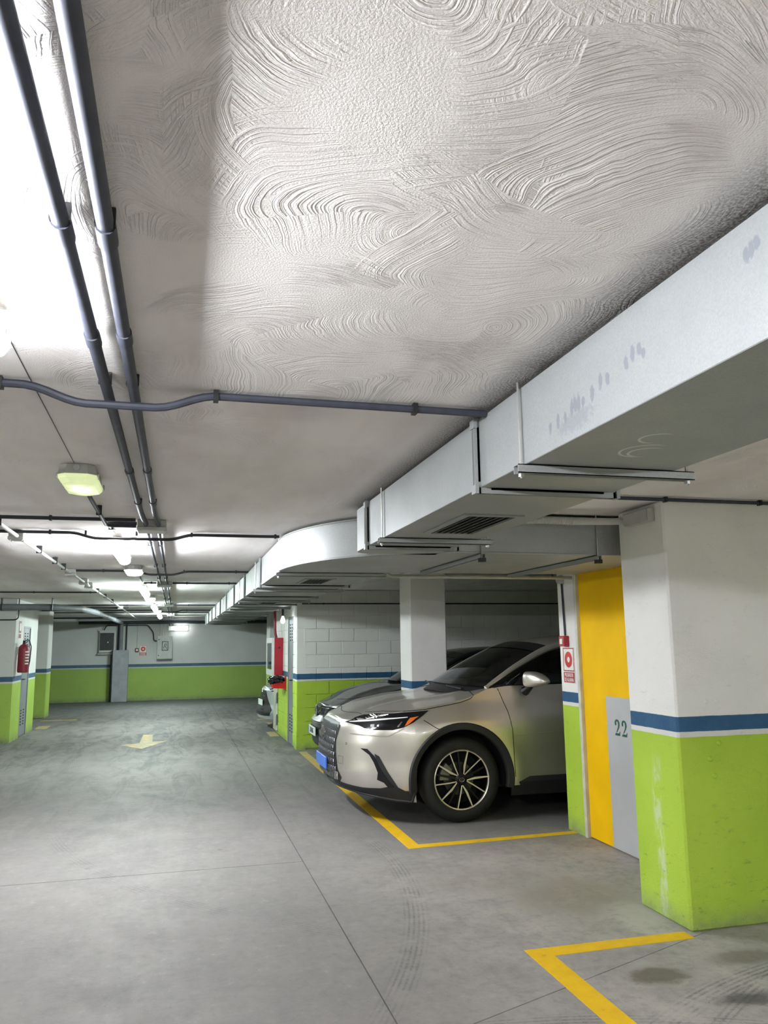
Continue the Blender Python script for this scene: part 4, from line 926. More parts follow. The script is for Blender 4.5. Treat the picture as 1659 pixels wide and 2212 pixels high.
def make_car(name, P, root):
    L, W = P['L'], P['W']/2
    sw1, sw2, zw, R = P['sw'], P['sw']+P['wb'], P['zw'], P['R']
    sc, m, n_ = P['sc'], P['m'], P['n']
    sill = P['sill']
    def plan(s_dist):    # half width at distance s from nose (superellipse front and rear)
        k = 1.0
        if s_dist < sc: k = max(0, 1-(1-s_dist/sc)**n_)**(1/m)
        elif s_dist > L-.55: k = max(0, 1-((s_dist-(L-.55))/.55)**3)**(1/4.0)
        return W*k
    cols = []     # (s, w, frontness, zb)
    for k in range(0, 26):
        th = PI/2*k/26; ww = W*math.sin(th)**(2/m); s_ = sc*(1-math.cos(th)**(2/n_)); cols.append([s_, ww, math.cos(th)])
    s_ = sc
    base = [s_+.03*i for i in range(int((L-.55-sc)/.03)+1)]
    for q in base: cols.append([q, W, 0.0])
    for k in range(0, 15):
        t = k/14; q = L-.55+.55*t; cols.append([q, plan(min(q, L-.0001)) if t < 1 else 0.0, -t])
    # wheel arch columns
    arch = []
    for c0 in (sw1, sw2):
        for k in range(0, 41):
            arch.append(c0-R*math.cos(PI*k/40))
        arch += [c0-R-.001, c0+R+.001]
    cols = [c for c in cols if not any(abs(c[0]-c0) < R+.012 for c0 in (sw1, sw2)) or c[0] < .45*sc]
    for q in arch:
        if q < sc:
            cols.append([q, plan(q), max(0, 1-q/sc)])
        else: cols.append([q, W, 0.0])
    cols.sort(key=lambda c: (c[0], c[1]))
    def zbot(q):
        for c0 in (sw1, sw2):
            d = abs(q-c0)
            if d <= R: return zw+math.sqrt(max(0, R*R-d*d)) if d < R else zw
        if q < sw1-R: return lerp_tab(P['chin'], q)
        if q > L-.6: return sill+.10*(q-(L-.6))/.6
        return sill
    def prof_w(z, q):    # lateral factor as inset (m)
        return lerp_tab(P['sidez'], z)
    def prof_s(z):       # nose setback
        return lerp_tab(P['nosez'], z)
    def rear_s(z): return lerp_tab([(.2, .10), (.5, 0), (.85, .02), (1.1, .16), (1.3, .25)], z)
    def flare(q, z):
        f_ = 0
        for c0 in (sw1, sw2):
            d = math.hypot(q-c0, z-zw)
            f_ = max(f_, math.exp(-((d-R-.06)/.13)**2))
        return P.get('flare', .022)*f_
    NR = 26
    ztop = lambda q: smooth_tab(P['top'], q)
    rows = {}
    def pt(col, k):
        q, ww, fr = col; zt_ = ztop(q); zb_ = zbot(q); z = zb_+(zt_-zb_)*k
        inset = prof_w(z, q)*(ww/W)
        s2 = q; 
        if fr > 0: s2 = q+prof_s(z)*min(1, fr*1.3)
        elif fr < 0: s2 = q-rear_s(z)*(-fr)
        w2 = ww-inset+flare(q, z)*(ww/W if fr >= 0 else 1)*(1 if q > .3 else 0)
        w2 *= (1 - P.get('taper', 0.05)*max(0, (q-2.6)/2.0)**2)
        return (s2, max(0, w2), z)
    grid = [[pt(c, k/NR) for k in range(NR+1)] for c in cols]
    # near side is negative w
    def mir(p, s): return (p[0], p[1]*s, p[2])
    near = [[mir(p, -1) for p in r_] for r_ in grid]; farr = [[mir(p, 1) for p in r_] for r_ in grid]
    body = MB(); body.grid(near); body.grid(farr)
    # hood surface
    hc_ = P['cowl']; hood = MB(); NH = 18
    tops = [(c, g_[-1]) for c, g_ in zip(cols, grid) if g_[-1][0] <= hc_+.35]
    def crown(q): return lerp_tab(P['crown'], q)
    hrows = []
    for c, tp in tops:
        row = []
        for j in range(-NH, NH+1):
            f_ = j/NH; w_ = tp[1]*f_
            ridge = P.get('ridge', .012)*math.exp(-((abs(w_)-.50)/.09)**2)*min(1, max(0, (tp[0]-.15)/.3))
            row.append((tp[0], w_, tp[2]+crown(tp[0])*(1-abs(f_)**2.4)+ridge))
        hrows.append(row)
    hood.grid(hrows)
    # greenhouse: rail curve R(t)
    rail = P['rail']; beltpts = []
    NT_ = 60
    def curve(tab, t):
        # tab of (s,w,z); Catmull-Rom
        n = len(tab)-1; x = t*n; i = min(int(x), n-1); u = x-i
        p0, p1, p2, p3 = [Vector(tab[max(0, min(n, i+d))]) for d in (-1, 0, 1, 2)]
        return .5*((2*p1)+(-p0+p2)*u+(2*p0-5*p1+4*p2-p3)*u*u+(-p0+3*p1-3*p2+p3)*u**3)
    RC = [curve(rail, k/NT_) for k in range(NT_+1)]
    def bulge(q):
        return (lerp_tab(P['bulge_s'], q), lerp_tab(P['bulge_z'], q))
    top = []; NB = 16
    for p in RC:
        bs, bz = bulge(p.x); row = []
        for j in range(-NB, NB+1):
            f_ = j/NB; k = 1-f_*f_
            row.append((p.x+bs*k, p.y*f_, p.z+bz*(1-abs(f_)**2.6)))
        top.append(row)
    ia = next(i for i, p in enumerate(RC) if p.x >= P['header']); ir = next((i for i, p in enumerate(RC) if p.x >= P['rearhead']), NT_)
    paint = P['paint']
    bo = body.build('body_shell', paint, root, smooth=0.45); ho = hood.build('bonnet', paint, root, smooth=0.5)
    mb = MB(); mb.grid([r_[1:-1] for r_ in top[:ia+1]]); ws = mb.build('windscreen', 'glass', root, smooth=True)
    mb = MB(); mb.grid(top[ia:ir+1]); roof = mb.build('roof', paint, root, smooth=True)
    mb = MB(); mb.grid([r_[1:-1] for r_ in top[ir:]]); mb.build('rear_window', 'glass', root, smooth=True)
    # black header band under the roof edge
    mb = MB(); mb.grid([[(a[0]-.004, a[1], a[2]+.003) for a in r_] for r_ in top[max(0, ia-3):ia+1]]); mb.build('windscreen_edge', 'gloss', root, smooth=True)
    for s in (-1, 1):
        mb = MB(); mb.tube([(p.x, p.y*s, p.z-.004) for p in RC], .03, 10, rs=[.022+.016*math.sin(min(1, k/NT_*1.0)*PI) for k in range(NT_+1)]); mb.build('roof_rail_panel', paint, root, smooth=True)
        rows_ = []
        for p in RC:
            q = p.x; zt_ = ztop(q); wb_ = W-prof_w(zt_, q)+flare(q, zt_); wb_ *= (1 - P.get('taper', 0.05)*max(0, (q-2.6)/2.0)**2)
            if q > L-.55: wb_ = min(wb_, plan(q)-prof_w(zt_, q)*plan(q)/W)
            row = []
            for j in range(7):
                f_ = j/6; z = zt_-.01+(p.z-zt_+.01)*f_
                row.append((q, s*((wb_-.005)+(abs(p.y)-.004-wb_+.005)*f_+.02*math.sin(f_*PI)), z))
            rows_.append(row)
        b0 = next(i for i, p in enumerate(RC) if p.x >= P['bpil']); b1 = next(i for i, p in enumerate(RC) if p.x >= P['bpil']+.09)
        c0 = next(i for i, p in enumerate(RC) if p.x >= P['cpil'])
        a0 = 1
        mb = MB(); mb.grid(rows_[a0:b0+1]); mb.build('side_window', 'glass', root, smooth=True)
        mb = MB(); mb.grid(rows_[b0:b1+1]); mb.build('centre_pillar', 'gloss', root, smooth=True)
        mb = MB(); mb.grid(rows_[b1:c0+1]); mb.build('side_window', 'glass', root, smooth=True)
        mb = MB(); mb.grid(rows_[c0:]); mb.build('rear_quarter', paint, root, smooth=True)
        # belt moulding
        mb = MB(); mb.tube([(r_[0][0], r_[0][1]*1.003, r_[0][2]+.012) for r_ in rows_[2:c0+4]], .008, 6); mb.build('belt_moulding', 'gloss', root)
    # underbody & wheel wells
    mb = MB(); mb.box(sw1-R-.02, L-.4, -W+.22, W-.22, sill-.04, sill+.02)
    mb.box(.25, sw1-R, -W+.3, W-.3, sill, sill+.04); mb.build('floor_pan', 'black', root)
    for c0 in (sw1, sw2):
        for s in (-1, 1):
            mb = MB(); rows_ = []
            for wv in (W-.012, W-.35):
                rows_.append([(c0-R, s*wv, sill-.02)]+[(c0-(R-.002)*math.cos(PI*k/24), s*wv, zw+(R-.002)*math.sin(PI*k/24)) for k in range(25)]+[(c0+R, s*wv, sill-.02)])
            mb.grid(rows_); n2 = len(rows_[1]); mb.add(rows_[1], [tuple(range(n2))]); mb.build('wheel_well', 'well', root, smooth=0.9)
    bv = MB(); bv.grid(near); bv.grid(farr); bv.grid(hrows)
    tree = BVHTree.FromPolygons([Vector(v) for v in bv.v], bv.f)
    return dict(tree=tree, cols=cols, grid=grid, W=W, L=L, ztop=ztop, prof_w=prof_w, flare=flare, RC=RC, root=root, near=near)

def project_poly(car, poly, direction, name, mat, off=.004, th=.01, mirror=True, axis='side', sub=10, parent=None):
    """lay a panel on the body: poly in (s,z) seen from the side or (w,z) seen from the front; gridded so it follows the curves"""
    tree = car['tree']; out = []
    bm = bmesh.new()
    vs = [bm.verts.new((p[0], p[1], 0)) for p in poly]; f_ = bm.faces.new(vs)
    bmesh.ops.triangulate(bm, faces=[f_])
    for _ in range(6):
        es = [e for e in bm.edges if e.calc_length() > .03]
        if not es: break
        bmesh.ops.subdivide_edges(bm, edges=es, cuts=1, use_grid_fill=False)
        bmesh.ops.triangulate(bm, faces=[f for f in bm.faces if len(f.verts) > 3])
    bm.verts.ensure_lookup_table(); bm.verts.index_update()
    pts = []; N = []
    for v in bm.verts:
        if axis == 'side': o = Vector((v.co.x, -2.0, v.co.y)); d = Vector((0, 1, 0))
        elif axis == 'front': o = Vector((-2.0, v.co.x, v.co.y)); d = Vector((1, 0, 0))
        else: o, d = direction(v.co.x, v.co.y)
        h = tree.ray_cast(o, d)
        if h[0] is None:
            hh = tree.find_nearest(o+d*2.0); loc, nr = hh[0], hh[1]
        else: loc, nr = h[0], h[1]
        if nr.dot(d) > 0: nr = -nr
        pts.append(loc); N.append(nr)
    fs = [tuple(v.index for v in f.verts) for f in bm.faces]
    edges = [(e.verts[0].index, e.verts[1].index) for e in bm.edges if len(e.link_faces) == 1]
    bm.free()
    n = len(pts)
    for s in ((1, -1) if mirror else (1,)):
        A = [p+q*off for p, q in zip(pts, N)]; B = [p-q*th for p, q in zip(pts, N)]
        if s < 0: A = [Vector((a.x, -a.y, a.z)) for a in A]; B = [Vector((a.x, -a.y, a.z)) for a in B]
        mb = MB(); mb.add(A+B, fs+[tuple(i+n for i in reversed(f)) for f in fs]+[(a, b, b+n, a+n) for a, b in edges])
        out.append(mb.build(name, mat, parent or car['root'], smooth=0.5))
    return out
def seam(car, pts, name='panel_gap', mat='slot', r=.0035, axis='side', mirror=True, step=.03):
    tree = car['tree']; res = []
    P = []
    for (a, b) in zip(pts[:-1], pts[1:]):
        d = math.hypot(b[0]-a[0], b[1]-a[1]); k = max(1, int(d/step))
        for i in range(k): P.append((a[0]+(b[0]-a[0])*i/k, a[1]+(b[1]-a[1])*i/k))
    P.append(pts[-1])
    for p in P:
        if axis == 'side': o, d = Vector((p[0], -2, p[1])), Vector((0, 1, 0))
        elif axis == 'top': o, d = Vector((p[0], p[1], 3)), Vector((0, 0, -1))
        else: o, d = Vector((-2, p[0], p[1])), Vector((1, 0, 0))
        h = tree.ray_cast(o, d)
        if h[0] is None: continue
        res.append(h[0])
    for s in ((1, -1) if mirror else (1,)):
        if len(res) > 1: MB().tube([(q.x, q.y*s, q.z) for q in res], r, 6).build(name, mat, car['root'])

def wheel(car, sx, sy, zw, r, rr, W, style, parent):
    """a wheel: tyre, rim, spokes, disc; sy = side sign"""
    wd = .225; yo = sy*(W-.012)   # outer face plane
    root = empty('wheel', (0, 0, 0)); root.parent = parent
    def bl(mb, nm, mat, sm=True): 
        return mb.build(nm, mat, root, smooth=sm)
    def Y(d): return yo-sy*d      # d = depth from outer face inward
    prof = [(rr, Y(.012)), (rr+.012, Y(.003)), (r-.05, Y(0)), (r-.022, Y(.012)), (r-.004, Y(.035)), (r, Y(.07)), (r, Y(wd-.07)), (r-.004, Y(wd-.035)), (r-.03, Y(wd)), (rr, Y(wd-.01))]
    bl(MB().lathe(prof, (sx, 0, zw), 'y', 56), 'tyre', 'rubber')
    bl(MB().lathe([(rr+.001, Y(.010)), (rr-.004, Y(.004)), (rr-.012, Y(.008)), (rr-.014, Y(.02))], (sx, 0, zw), 'y', 56), 'rim_lip', 'rim')
    bl(MB().lathe([(rr-.012, Y(.018)), (rr-.03, Y(.10)), (rr-.03, Y(.2))], (sx, 0, zw), 'y', 40), 'rim_barrel', 'rimd')
    bl(MB().lathe([(.0, Y(.10)), (rr*.55, Y(.10)), (rr*.55, Y(.115)), (0, Y(.115))], (sx, 0, zw), 'y', 36), 'brake_disc', 'disc')
    bl(MB().lathe([(0, Y(.16)), (rr-.02, Y(.16))], (sx, 0, zw), 'y', 36), 'rear_shield', 'well')
    a0 = PI*.87
    mb = MB(); mb.prism([(rr*.42*math.cos(a0+t), rr*.42*math.sin(a0+t)) for t in (-.45, 0, .45)]+[(rr*.74*math.cos(a0+t), rr*.74*math.sin(a0+t)) for t in (.42, .14, -.14, -.42)], (sx, Y(.06), zw), (1, 0, 0), (0, 0, 1), (0, sy*-1, 0), .05)
    bl(mb, 'caliper', 'caliper', False)
    ns = 5
    for k in range(ns):
        a = PI/2+2*PI*k/ns + style.get('rot', 0)
        ca, sa = math.cos(a), math.sin(a)
        def q(rad, tan, d): return (sx+ca*rad-sa*tan, Y(d), zw+sa*rad+ca*tan)
        # twin-blade spoke: an open V whose tip sits at the hub
        for s in (-1, 1):
            ro = rr-.010; t_in = s*.010; t_mid = s*.040 if s > 0 else s*.030; t_out = s*.070
            wd_ = .0065
            A = [(.050, s*.004, .020), (.115, s*.034 if s > 0 else s*.024, .014), (ro, s*.074, .008)]
            mb = MB(); vs = []; ww = [.005, .0105, .0055] if s > 0 else [.005, .0060, .0055]
            for (rad, tan, d), w_ in zip(A, ww):
                vs += [q(rad, tan-w_, d), q(rad, tan+w_, d), q(rad, tan+w_+.004, d+.03), q(rad, tan-w_-.004, d+.03)]
            fs = []
            for i in (0, 4):
                for e in range(4): fs.append((i+e, i+(e+1) % 4, i+4+(e+1) % 4, i+4+e))
            fs += [(0, 1, 2, 3), (8, 9, 10, 11)]
            mb.add(vs, fs); sp = bl(mb, 'spoke', 'rimd', False)
            mb = MB(); vs = []
            for (rad, tan, d), w_ in zip(A, ww): vs += [q(rad, tan-w_, d-.0012), q(rad, tan+w_, d-.0012)]
            mb.add(vs, [(0, 1, 3, 2), (2, 3, 5, 4)]); mb.build('spoke_face', 'rim', root)
        a2 = a+PI/ns; ca2, sa2 = math.cos(a2), math.sin(a2)
        mb = MB(); vs = []
        for rad, w_, d in ((.05, .012, .03), (rr-.012, .007, .035)):
            for tan in (-w_, w_):
                for dd in (0, .03): vs.append((sx+ca2*rad-sa2*tan, Y(d+dd), zw+sa2*rad+ca2*tan))
        mb.add(vs, [(0, 1, 3, 2), (4, 5, 7, 6), (0, 2, 6, 4), (1, 3, 7, 5), (0, 1, 5, 4), (2, 3, 7, 6)]); bl(mb, 'inner_spoke', 'rimd', False)
    bl(MB().lathe([(0, Y(.012)), (.028, Y(.012)), (.032, Y(.02)), (.055, Y(.03)), (.06, Y(.06))], (sx, 0, zw), 'y', 20), 'hub', 'rimd')
    # emblem: thin ring with a slanted angle mark
    ring = [(sx+.020*math.cos(t)*1.15, Y(.009), zw+.017*math.sin(t)) for t in [2*PI*i/20 for i in range(21)]]
    mb = MB(); mb.tube(ring, .0016, 5); mb.tube([(sx+.006, Y(.009), zw+.013), (sx-.010, Y(.009), zw-.006), (sx+.012, Y(.009), zw-.006)], .0018, 5)
    if style.get('emblem', True): bl(mb, 'hub_emblem', 'chrome')
    return root

# ---- car 1 : silver SUV ----------------------------------------------------
XN, YC = 1.42, 7.935
c1 = empty('car', (XN, YC, 0)); tag(c1, 'silver crossover car parked nose out with its front wheel beside the yellow line', 'car')
P1 = dict(L=4.66, W=1.87, sw=1.09, wb=2.69, zw=.372, R=.445, sc=.72, m=3.3, n=2.0, sill=.30, paint='car1', cowl=1.25, header=2.10, rearhead=3.75, bpil=2.62, cpil=3.7,
    chin=[(0, .30), (.15, .26), (.4, .22), (.66, .20)],
    sidez=[(.18, .05), (.35, .018), (.55, .022), (.70, .006), (.80, .0), (.88, .012), (.96, .045), (1.05, .085), (1.20, .125)],
    nosez=[(.18, .16), (.30, .05), (.45, .0), (.70, .01), (.84, .05), (.90, .10), (1.0, .15)],
    top=[(0, .885), (.12, .905), (.3, .955), (.6, .995), (.9, 1.03), (1.2, 1.08), (1.4, 1.16), (1.6, 1.185), (2.6, 1.19), (3.6, 1.22), (4.2, 1.25), (4.66, 1.2)],
    crown=[(0, .0), (.10, .02), (.3, .045), (.8, .055), (1.2, .03), (1.5, .0)], ridge=.016,
    rail=[(1.40, .775, 1.165), (1.75, .715, 1.365), (2.15, .655, 1.535), (2.6, .64, 1.60), (3.1, .635, 1.60), (3.6, .625, 1.55), (4.05, .635, 1.42), (4.40, .66, 1.24)],
    bulge_s=[(1.40, -.21), (2.15, -.10), (2.5, 0), (3.7, 0), (4.4, .12)], bulge_z=[(1.40, .02), (2.1, .055), (2.6, .05), (3.6, .05), (4.4, .03)], flare=.024, taper=.06)
k1 = make_car('car', P1, c1)
W1 = P1['W']/2
for sx in (1.09, 1.09+2.69):
    for sy in (-1, 1): wheel(k1, sx, sy, .372, .372, .262, W1, dict(rot=-.532), c1)
# arch cladding
for c0 in (1.09, 3.78):
    for s in (-1, 1):
        mb = MB(); rows = []
        for k in range(41):
            a = PI*(-.06+1.12*k/40); row = []
            for (rd, dy) in ((.435, -.045), (.437, .0), (.445, .010), (.49, .012), (.503, .0), (.503, -.02)):
                q = c0-rd*math.cos(a); z = .372+rd*math.sin(a)
                wb_ = W1-k1['prof_w'](max(z, .30), q)+k1['flare'](q, z)
                row.append((q, s*(wb_+dy), z))
            rows.append(row)
        mb.grid(rows); mb.build('arch_cladding', 'cladding', c1, smooth=0.7)
# sill cladding
for s in (-1, 1):
    mb = MB(); rows = []
    for q in [1.09+.47+.06*i for i in range(30)]:
        rows.append([(q, s*(W1-.06), .20), (q, s*(W1-.03), .21), (q, s*(W1+.0), .33), (q, s*(W1-.012), .372), (q, s*(W1-.03), .372)])
    mb.grid(rows); mb.build('sill_cladding', 'cladding', c1, smooth=0.5)
# doors
seam(k1, [(1.49, 1.185), (1.52, 1.10), (1.565, .95), (1.585, .80), (1.60, .375)])
seam(k1, [(2.64, 1.18), (2.66, .8), (2.65, .38)]); seam(k1, [(3.62, 1.2), (3.55, .95), (3.34, .75), (3.22, .5), (3.18, .38)])
seam(k1, [(1.60, .74), (2.3, .77), (3.3, .80)], name='crease', mat='car1', r=.004)
# bonnet gap
seam(k1, [(.30, .958), (.42, .975), (.60, .985), (.77, .995), (.95, 1.02), (1.12, 1.045), (1.22, 1.075), (1.29, 1.13)])
seam(k1, [(.26, w_) for w_ in (-.52, -.4)]+[(.235, -.3), (.20, -.15), (.19, 0)], axis='top', r=.003)
seam(k1, [(.74, .905), (.84, .84), (.92, .80)])   # bumper to wing
# headlamp
hl = [(.115, .872), (.20, .915), (.27, .938), (.36, .955), (.55, .972), (.80, .985), (.74, .945), (.64, .885), (.55, .845), (.46, .825), (.30, .825), (.235, .835), (.20, .855)]
for o in project_poly(k1, hl, None, 'headlamp', 'gloss', off=.003, th=.02): pass
hls = [o for o in c1.children if o.name.startswith('headlamp')]
for par, sgn in zip(hls, (1, -1)):
    for nm, mat, poly in (('light_strip', 'drl', [(.14, .876), (.26, .890), (.44, .914), (.60, .929), (.60, .935), (.42, .923), (.24, .902), (.15, .881)]),
                          ('projector_lens', 'disc', [(.285, .848), (.315, .848), (.32, .872), (.29, .868)]),
                          ('projector_lens', 'chrome', [(.335, .852), (.35, .85), (.355, .87), (.34, .866)]),
                          ('reflector', 'chrome', [(.50, .850), (.515, .852), (.55, .895), (.54, .895), (.505, .86)]),
                          ('amber_reflector', 'amber', [(.565, .858), (.60, .872), (.665, .918), (.70, .938), (.62, .926), (.59, .895)])):
        res = project_poly(k1, poly, None, nm, mat, off=.007, th=.006, mirror=False)
        for o in res:
            if sgn < 0: o.scale = (1, -1, 1)
            o.parent = par; o.location = (0, 0, 0)
# lower bumper cladding, fog garnish, creases
skirt = [(.04, .345), (.10, .335), (.22, .322), (.36, .325), (.44, .345), (.50, .335), (.56, .305), (.64, .30), (.64, .212), (.45, .228), (.22, .258), (.10, .28), (.04, .30)]
project_poly(k1, skirt, None, 'lower_cladding', 'cladding', off=.006, th=.01)
lip = [p for p in (r_[0] for r_ in k1['near']) if p[0] < .66]
lip = [(p[0], p[1], p[2]+.004) for p in lip] + []
for s in (1, -1):
    MB().tube([(p[0], p[1]*s, p[2]) for p in lip], .014, 8).build('lower_lip', 'cladding', c1, smooth=True)
fog = [(.20, .665), (.25, .662), (.31, .60), (.355, .50), (.42, .40), (.47, .34), (.42, .335), (.385, .375), (.33, .40), (.335, .46), (.305, .545), (.27, .61), (.22, .65)]
project_poly(k1, fog, None, 'vent_garnish', 'gloss', off=.008, th=.01)
vs_ = [(.33, .44), (.40, .40), (.47, .335), (.54, .31), (.60, .30), (.50, .335), (.44, .41), (.39, .50), (.35, .58), (.335, .53)]
project_poly(k1, [(.345, .40), (.46, .34), (.50, .335), (.42, .46), (.345, .60), (.31, .62), (.335, .52)], None, 'vent_surround', 'cladding', off=.006, th=.01)
0 and project_poly(k1, [(.14, .345), (.33, .345), (.34, .365), (.28, .368), (.14, .358)], None, 'lower_blade', 'chrome', off=.012, th=.006)
seam(k1, [(.13, .782), (.30, .775), (.42, .775), (.50, .81), (.56, .84)], name='bumper_crease', mat='car1', r=.006)
# spindle grille on the front
gr = [(-.43, .835), (-.36, .862), (0, .872), (.36, .862), (.43, .835), (.42, .70), (.425, .60), (.455, .50), (.50, .38), (.42, .325), (-.42, .325), (-.50, .38), (-.455, .50), (-.425, .60), (-.42, .70)]
go = project_poly(k1, gr, None, 'grille', 'black', off=.004, th=.01, mirror=False, axis='front')[0]
def front_x(w_, z):
    h = k1['tree'].ray_cast(Vector((-2, w_, z)), Vector((1, 0, 0))); return h[0].x if h[0] is not None else .1
mb = MB()
for row, z in enumerate([.84-.062*i for i in range(8)]):
    hw = lerp_tab([(.38, .50), (.60, .42), (.84, .42)], z) - .03
    nb = int(hw*2/.042)
    for i in range(nb+1):
        w_ = -hw+i*(2*hw/nb)+(.02 if row % 2 else 0)
        if abs(w_) > hw: continue
        x = front_x(w_, z)-.008
        mb.prism([(-.002, -.026), (.002, -.026), (.006, 0), (.002, .026), (-.002, .026), (-.006, 0)], (x, w_, z-.02), (0, 1, 0), (0, 0, 1), (-1, 0, 0), .006)
o = mb.build('grille_mesh', 'finm', go); o['kind'] = 'stuff'
em = []
x = front_x(0, .74)-.03
ring = [(x, .085*math.cos(t), .74+.062*math.sin(t)) for t in [2*PI*i/28 for i in range(29)]]
mb = MB(); mb.tube(ring, .005, 6); mb.tube([(x, .03, .792), (x, -.045, .72), (x, .045, .715)], .006, 6); mb.build('emblem', 'chrome', go)
mb = MB(); mb.box(front_x(0, .48)-.035, front_x(0, .48)-.02, -.26, .26, .425, .535, .003); mb.build('number_plate', 'plateb', c1)['label'] = 'blurred blue number plate'
# side inlet bars in the lower grille corner
for s in (-1, 1):
    for k in range(3):
        w_ = s*(.40+.028*k); xx = front_x(w_, .40)-.012
        MB().tube([(xx, w_, .36), (xx, w_, .43)], .006, 6).build('inlet_bar', 'chrome', go)
# nose cover edge line, parking sensor, tow cover
seam(k1, [(w_, .872-.04*abs(w_/.43)**3) for w_ in [-.43+.086*i for i in range(11)]], name='nose_trim', mat='chrome', r=.004, axis='front', mirror=False)
seam(k1, [(-.60, .70), (-.585, .70), (-.585, .685), (-.60, .685), (-.60, .70)], name='parking_sensor', mat='slot', r=.0025, axis='front')
seam(k1, [(-.47, .575), (-.55, .575), (-.55, .51), (-.47, .51), (-.47, .575)], name='tow_cover', mat='cladding', r=.0015, axis='front')
# cowl, wipers
mb = MB(); rows = []
for j in range(-12, 13):
    f_ = j/12; q = 1.40-.21*(1-f_*f_); rows.append([(q-.10, f_*.74, 1.085+.03*(1-f_*f_)), (q+.03, f_*.765, 1.165+.02*(1-abs(f_)**2.6)+.006)])
mb.grid(rows); mb.build('cowl', 'black', c1, smooth=True)
for w0, w1 in ((-.55, .02), (.05, .60)):
    mb = MB(); mb.tube([(1.22+.02, w0, 1.15), (1.20, (w0+w1)/2, 1.165), (1.24, w1, 1.175)], .009, 6); mb.build('wiper', 'black', c1)
# chrome window surround at the A pillar foot
mb = MB(); mb.tube([(1.58, -.845, 1.195), (1.66, -.825, 1.245), (1.74, -.805, 1.29)], .004, 6); mb.build('window_trim', 'chrome', c1)
# mirrors
for s in (-1, 1):
    rows = []
    for f_, sa, sb, za, zb2 in ((0, 1.735, 1.80, 1.205, 1.275), (.02, 1.70, 1.815, 1.175, 1.305), (.10, 1.695, 1.83, 1.17, 1.315), (.35, 1.71, 1.85, 1.175, 1.312), (.65, 1.74, 1.865, 1.19, 1.295), (.88, 1.785, 1.875, 1.205, 1.265), (.97, 1.81, 1.875, 1.213, 1.245), (1.0, 1.83, 1.865, 1.222, 1.235)):
        w_ = s*(.945+.225*f_); cs, cz_ = (sa+sb)/2, (za+zb2)/2; row = []
        for k in range(25):
            a = 2*PI*k/24; ca, sa_ = math.cos(a), math.sin(a)
            row.append((cs+(sb-sa)/2*math.copysign(abs(ca)**.55, ca), w_, cz_+(zb2-za)/2*math.copysign(abs(sa_)**.6, sa_)))
        rows.append(row)
    mb = MB(); mb.grid(rows); mb.add(rows[0][:24], [tuple(range(24))]); mb.add(rows[-1][:24], [tuple(range(24))])
    mb.build('mirror_housing', 'car1', c1, smooth=0.7)
    mo = [o for o in c1.children if o.name.startswith('mirror_housing')][-1]
    mb = MB(); mb.prism([(.97, 1.19), (1.12, 1.21), (1.13, 1.25), (1.08, 1.28), (.97, 1.29)], (1.866, 0, 0), (0, s, 0), (0, 0, 1), (1, 0, 0), .006); mb.build('mirror_glass', 'chrome', mo)
    mb = MB(); mb.tube([(1.76, s*.86, 1.13), (1.77, s*.92, 1.16), (1.78, s*.97, 1.20)], .03, 10, rs=[.045, .034, .03]); mb.build('mirror_arm', 'gloss', mo, smooth=True)
    mb = MB(); mb.prism([(1.66, 1.19), (1.86, 1.19), (1.80, 1.29), (1.75, 1.27)], (0, s*.835, 0), (1, 0, 0), (0, 0, 1), (0, s, 0), .012); mb.build('mirror_base', 'black', mo)
# door handles
for q in (2.42, 3.38):
    for s in (-1, 1): MB().box(q, q+.19, s*(W1+.0), s*(W1+.028), .965, .99, .008).build('door_handle', 'car1', c1)
# interior
MB().box(1.35, 1.75, -.70, .70, .95, 1.13, .04).build('dashboard', 'seat', c1, smooth=0.5)
st = [(1.84+.06*math.sin(t)*.4, -.36+.185*math.cos(t), 1.06+.185*math.sin(t)) for t in [2*PI*i/28 for i in range(29)]]
MB().tube(st, .014, 8).build('steering_wheel', 'seat', c1, smooth=True)
for s in (-1, 1):
    so = MB().box(2.0, 2.5, s*.36-.25, s*.36+.25, .55, .72, .05).build('seat', 'seat', c1, smooth=0.5)
    mb = MB(); mb.prism([(2.42, .68), (2.56, .68), (2.72, 1.22), (2.62, 1.24)], (0, s*.36-.24, 0), (1, 0, 0), (0, 0, 1), (0, 1, 0), .48); mb.build('seat_back', 'seat', so, bevel=.03)
    MB().box(2.66, 2.76, s*.36-.13, s*.36+.13, 1.24, 1.42, .03).build('headrest', 'seat', so, smooth=0.5)
MB().box(3.2, 3.9, -.66, .66, .55, 1.15, .06).build('rear_seat', 'seat', c1, smooth=0.5)
MB().box(1.93, 1.97, -.10, .10, 1.42, 1.50, .012).build('rear_view_mirror', 'black', c1)
# tail lamps
project_poly(k1, [(4.2, 1.02), (4.5, 1.03), (4.58, .98), (4.5, .95), (4.25, .96)], None, 'tail_lamp', 'redb', off=.004, th=.01)
mb = MB(); mb.tube([(1.42, -.79, 1.155), (1.475, -.815, 1.165), (1.50, -.85, 1.13)], .0035, 6); mb.build('wing_seal', 'chrome', c1)

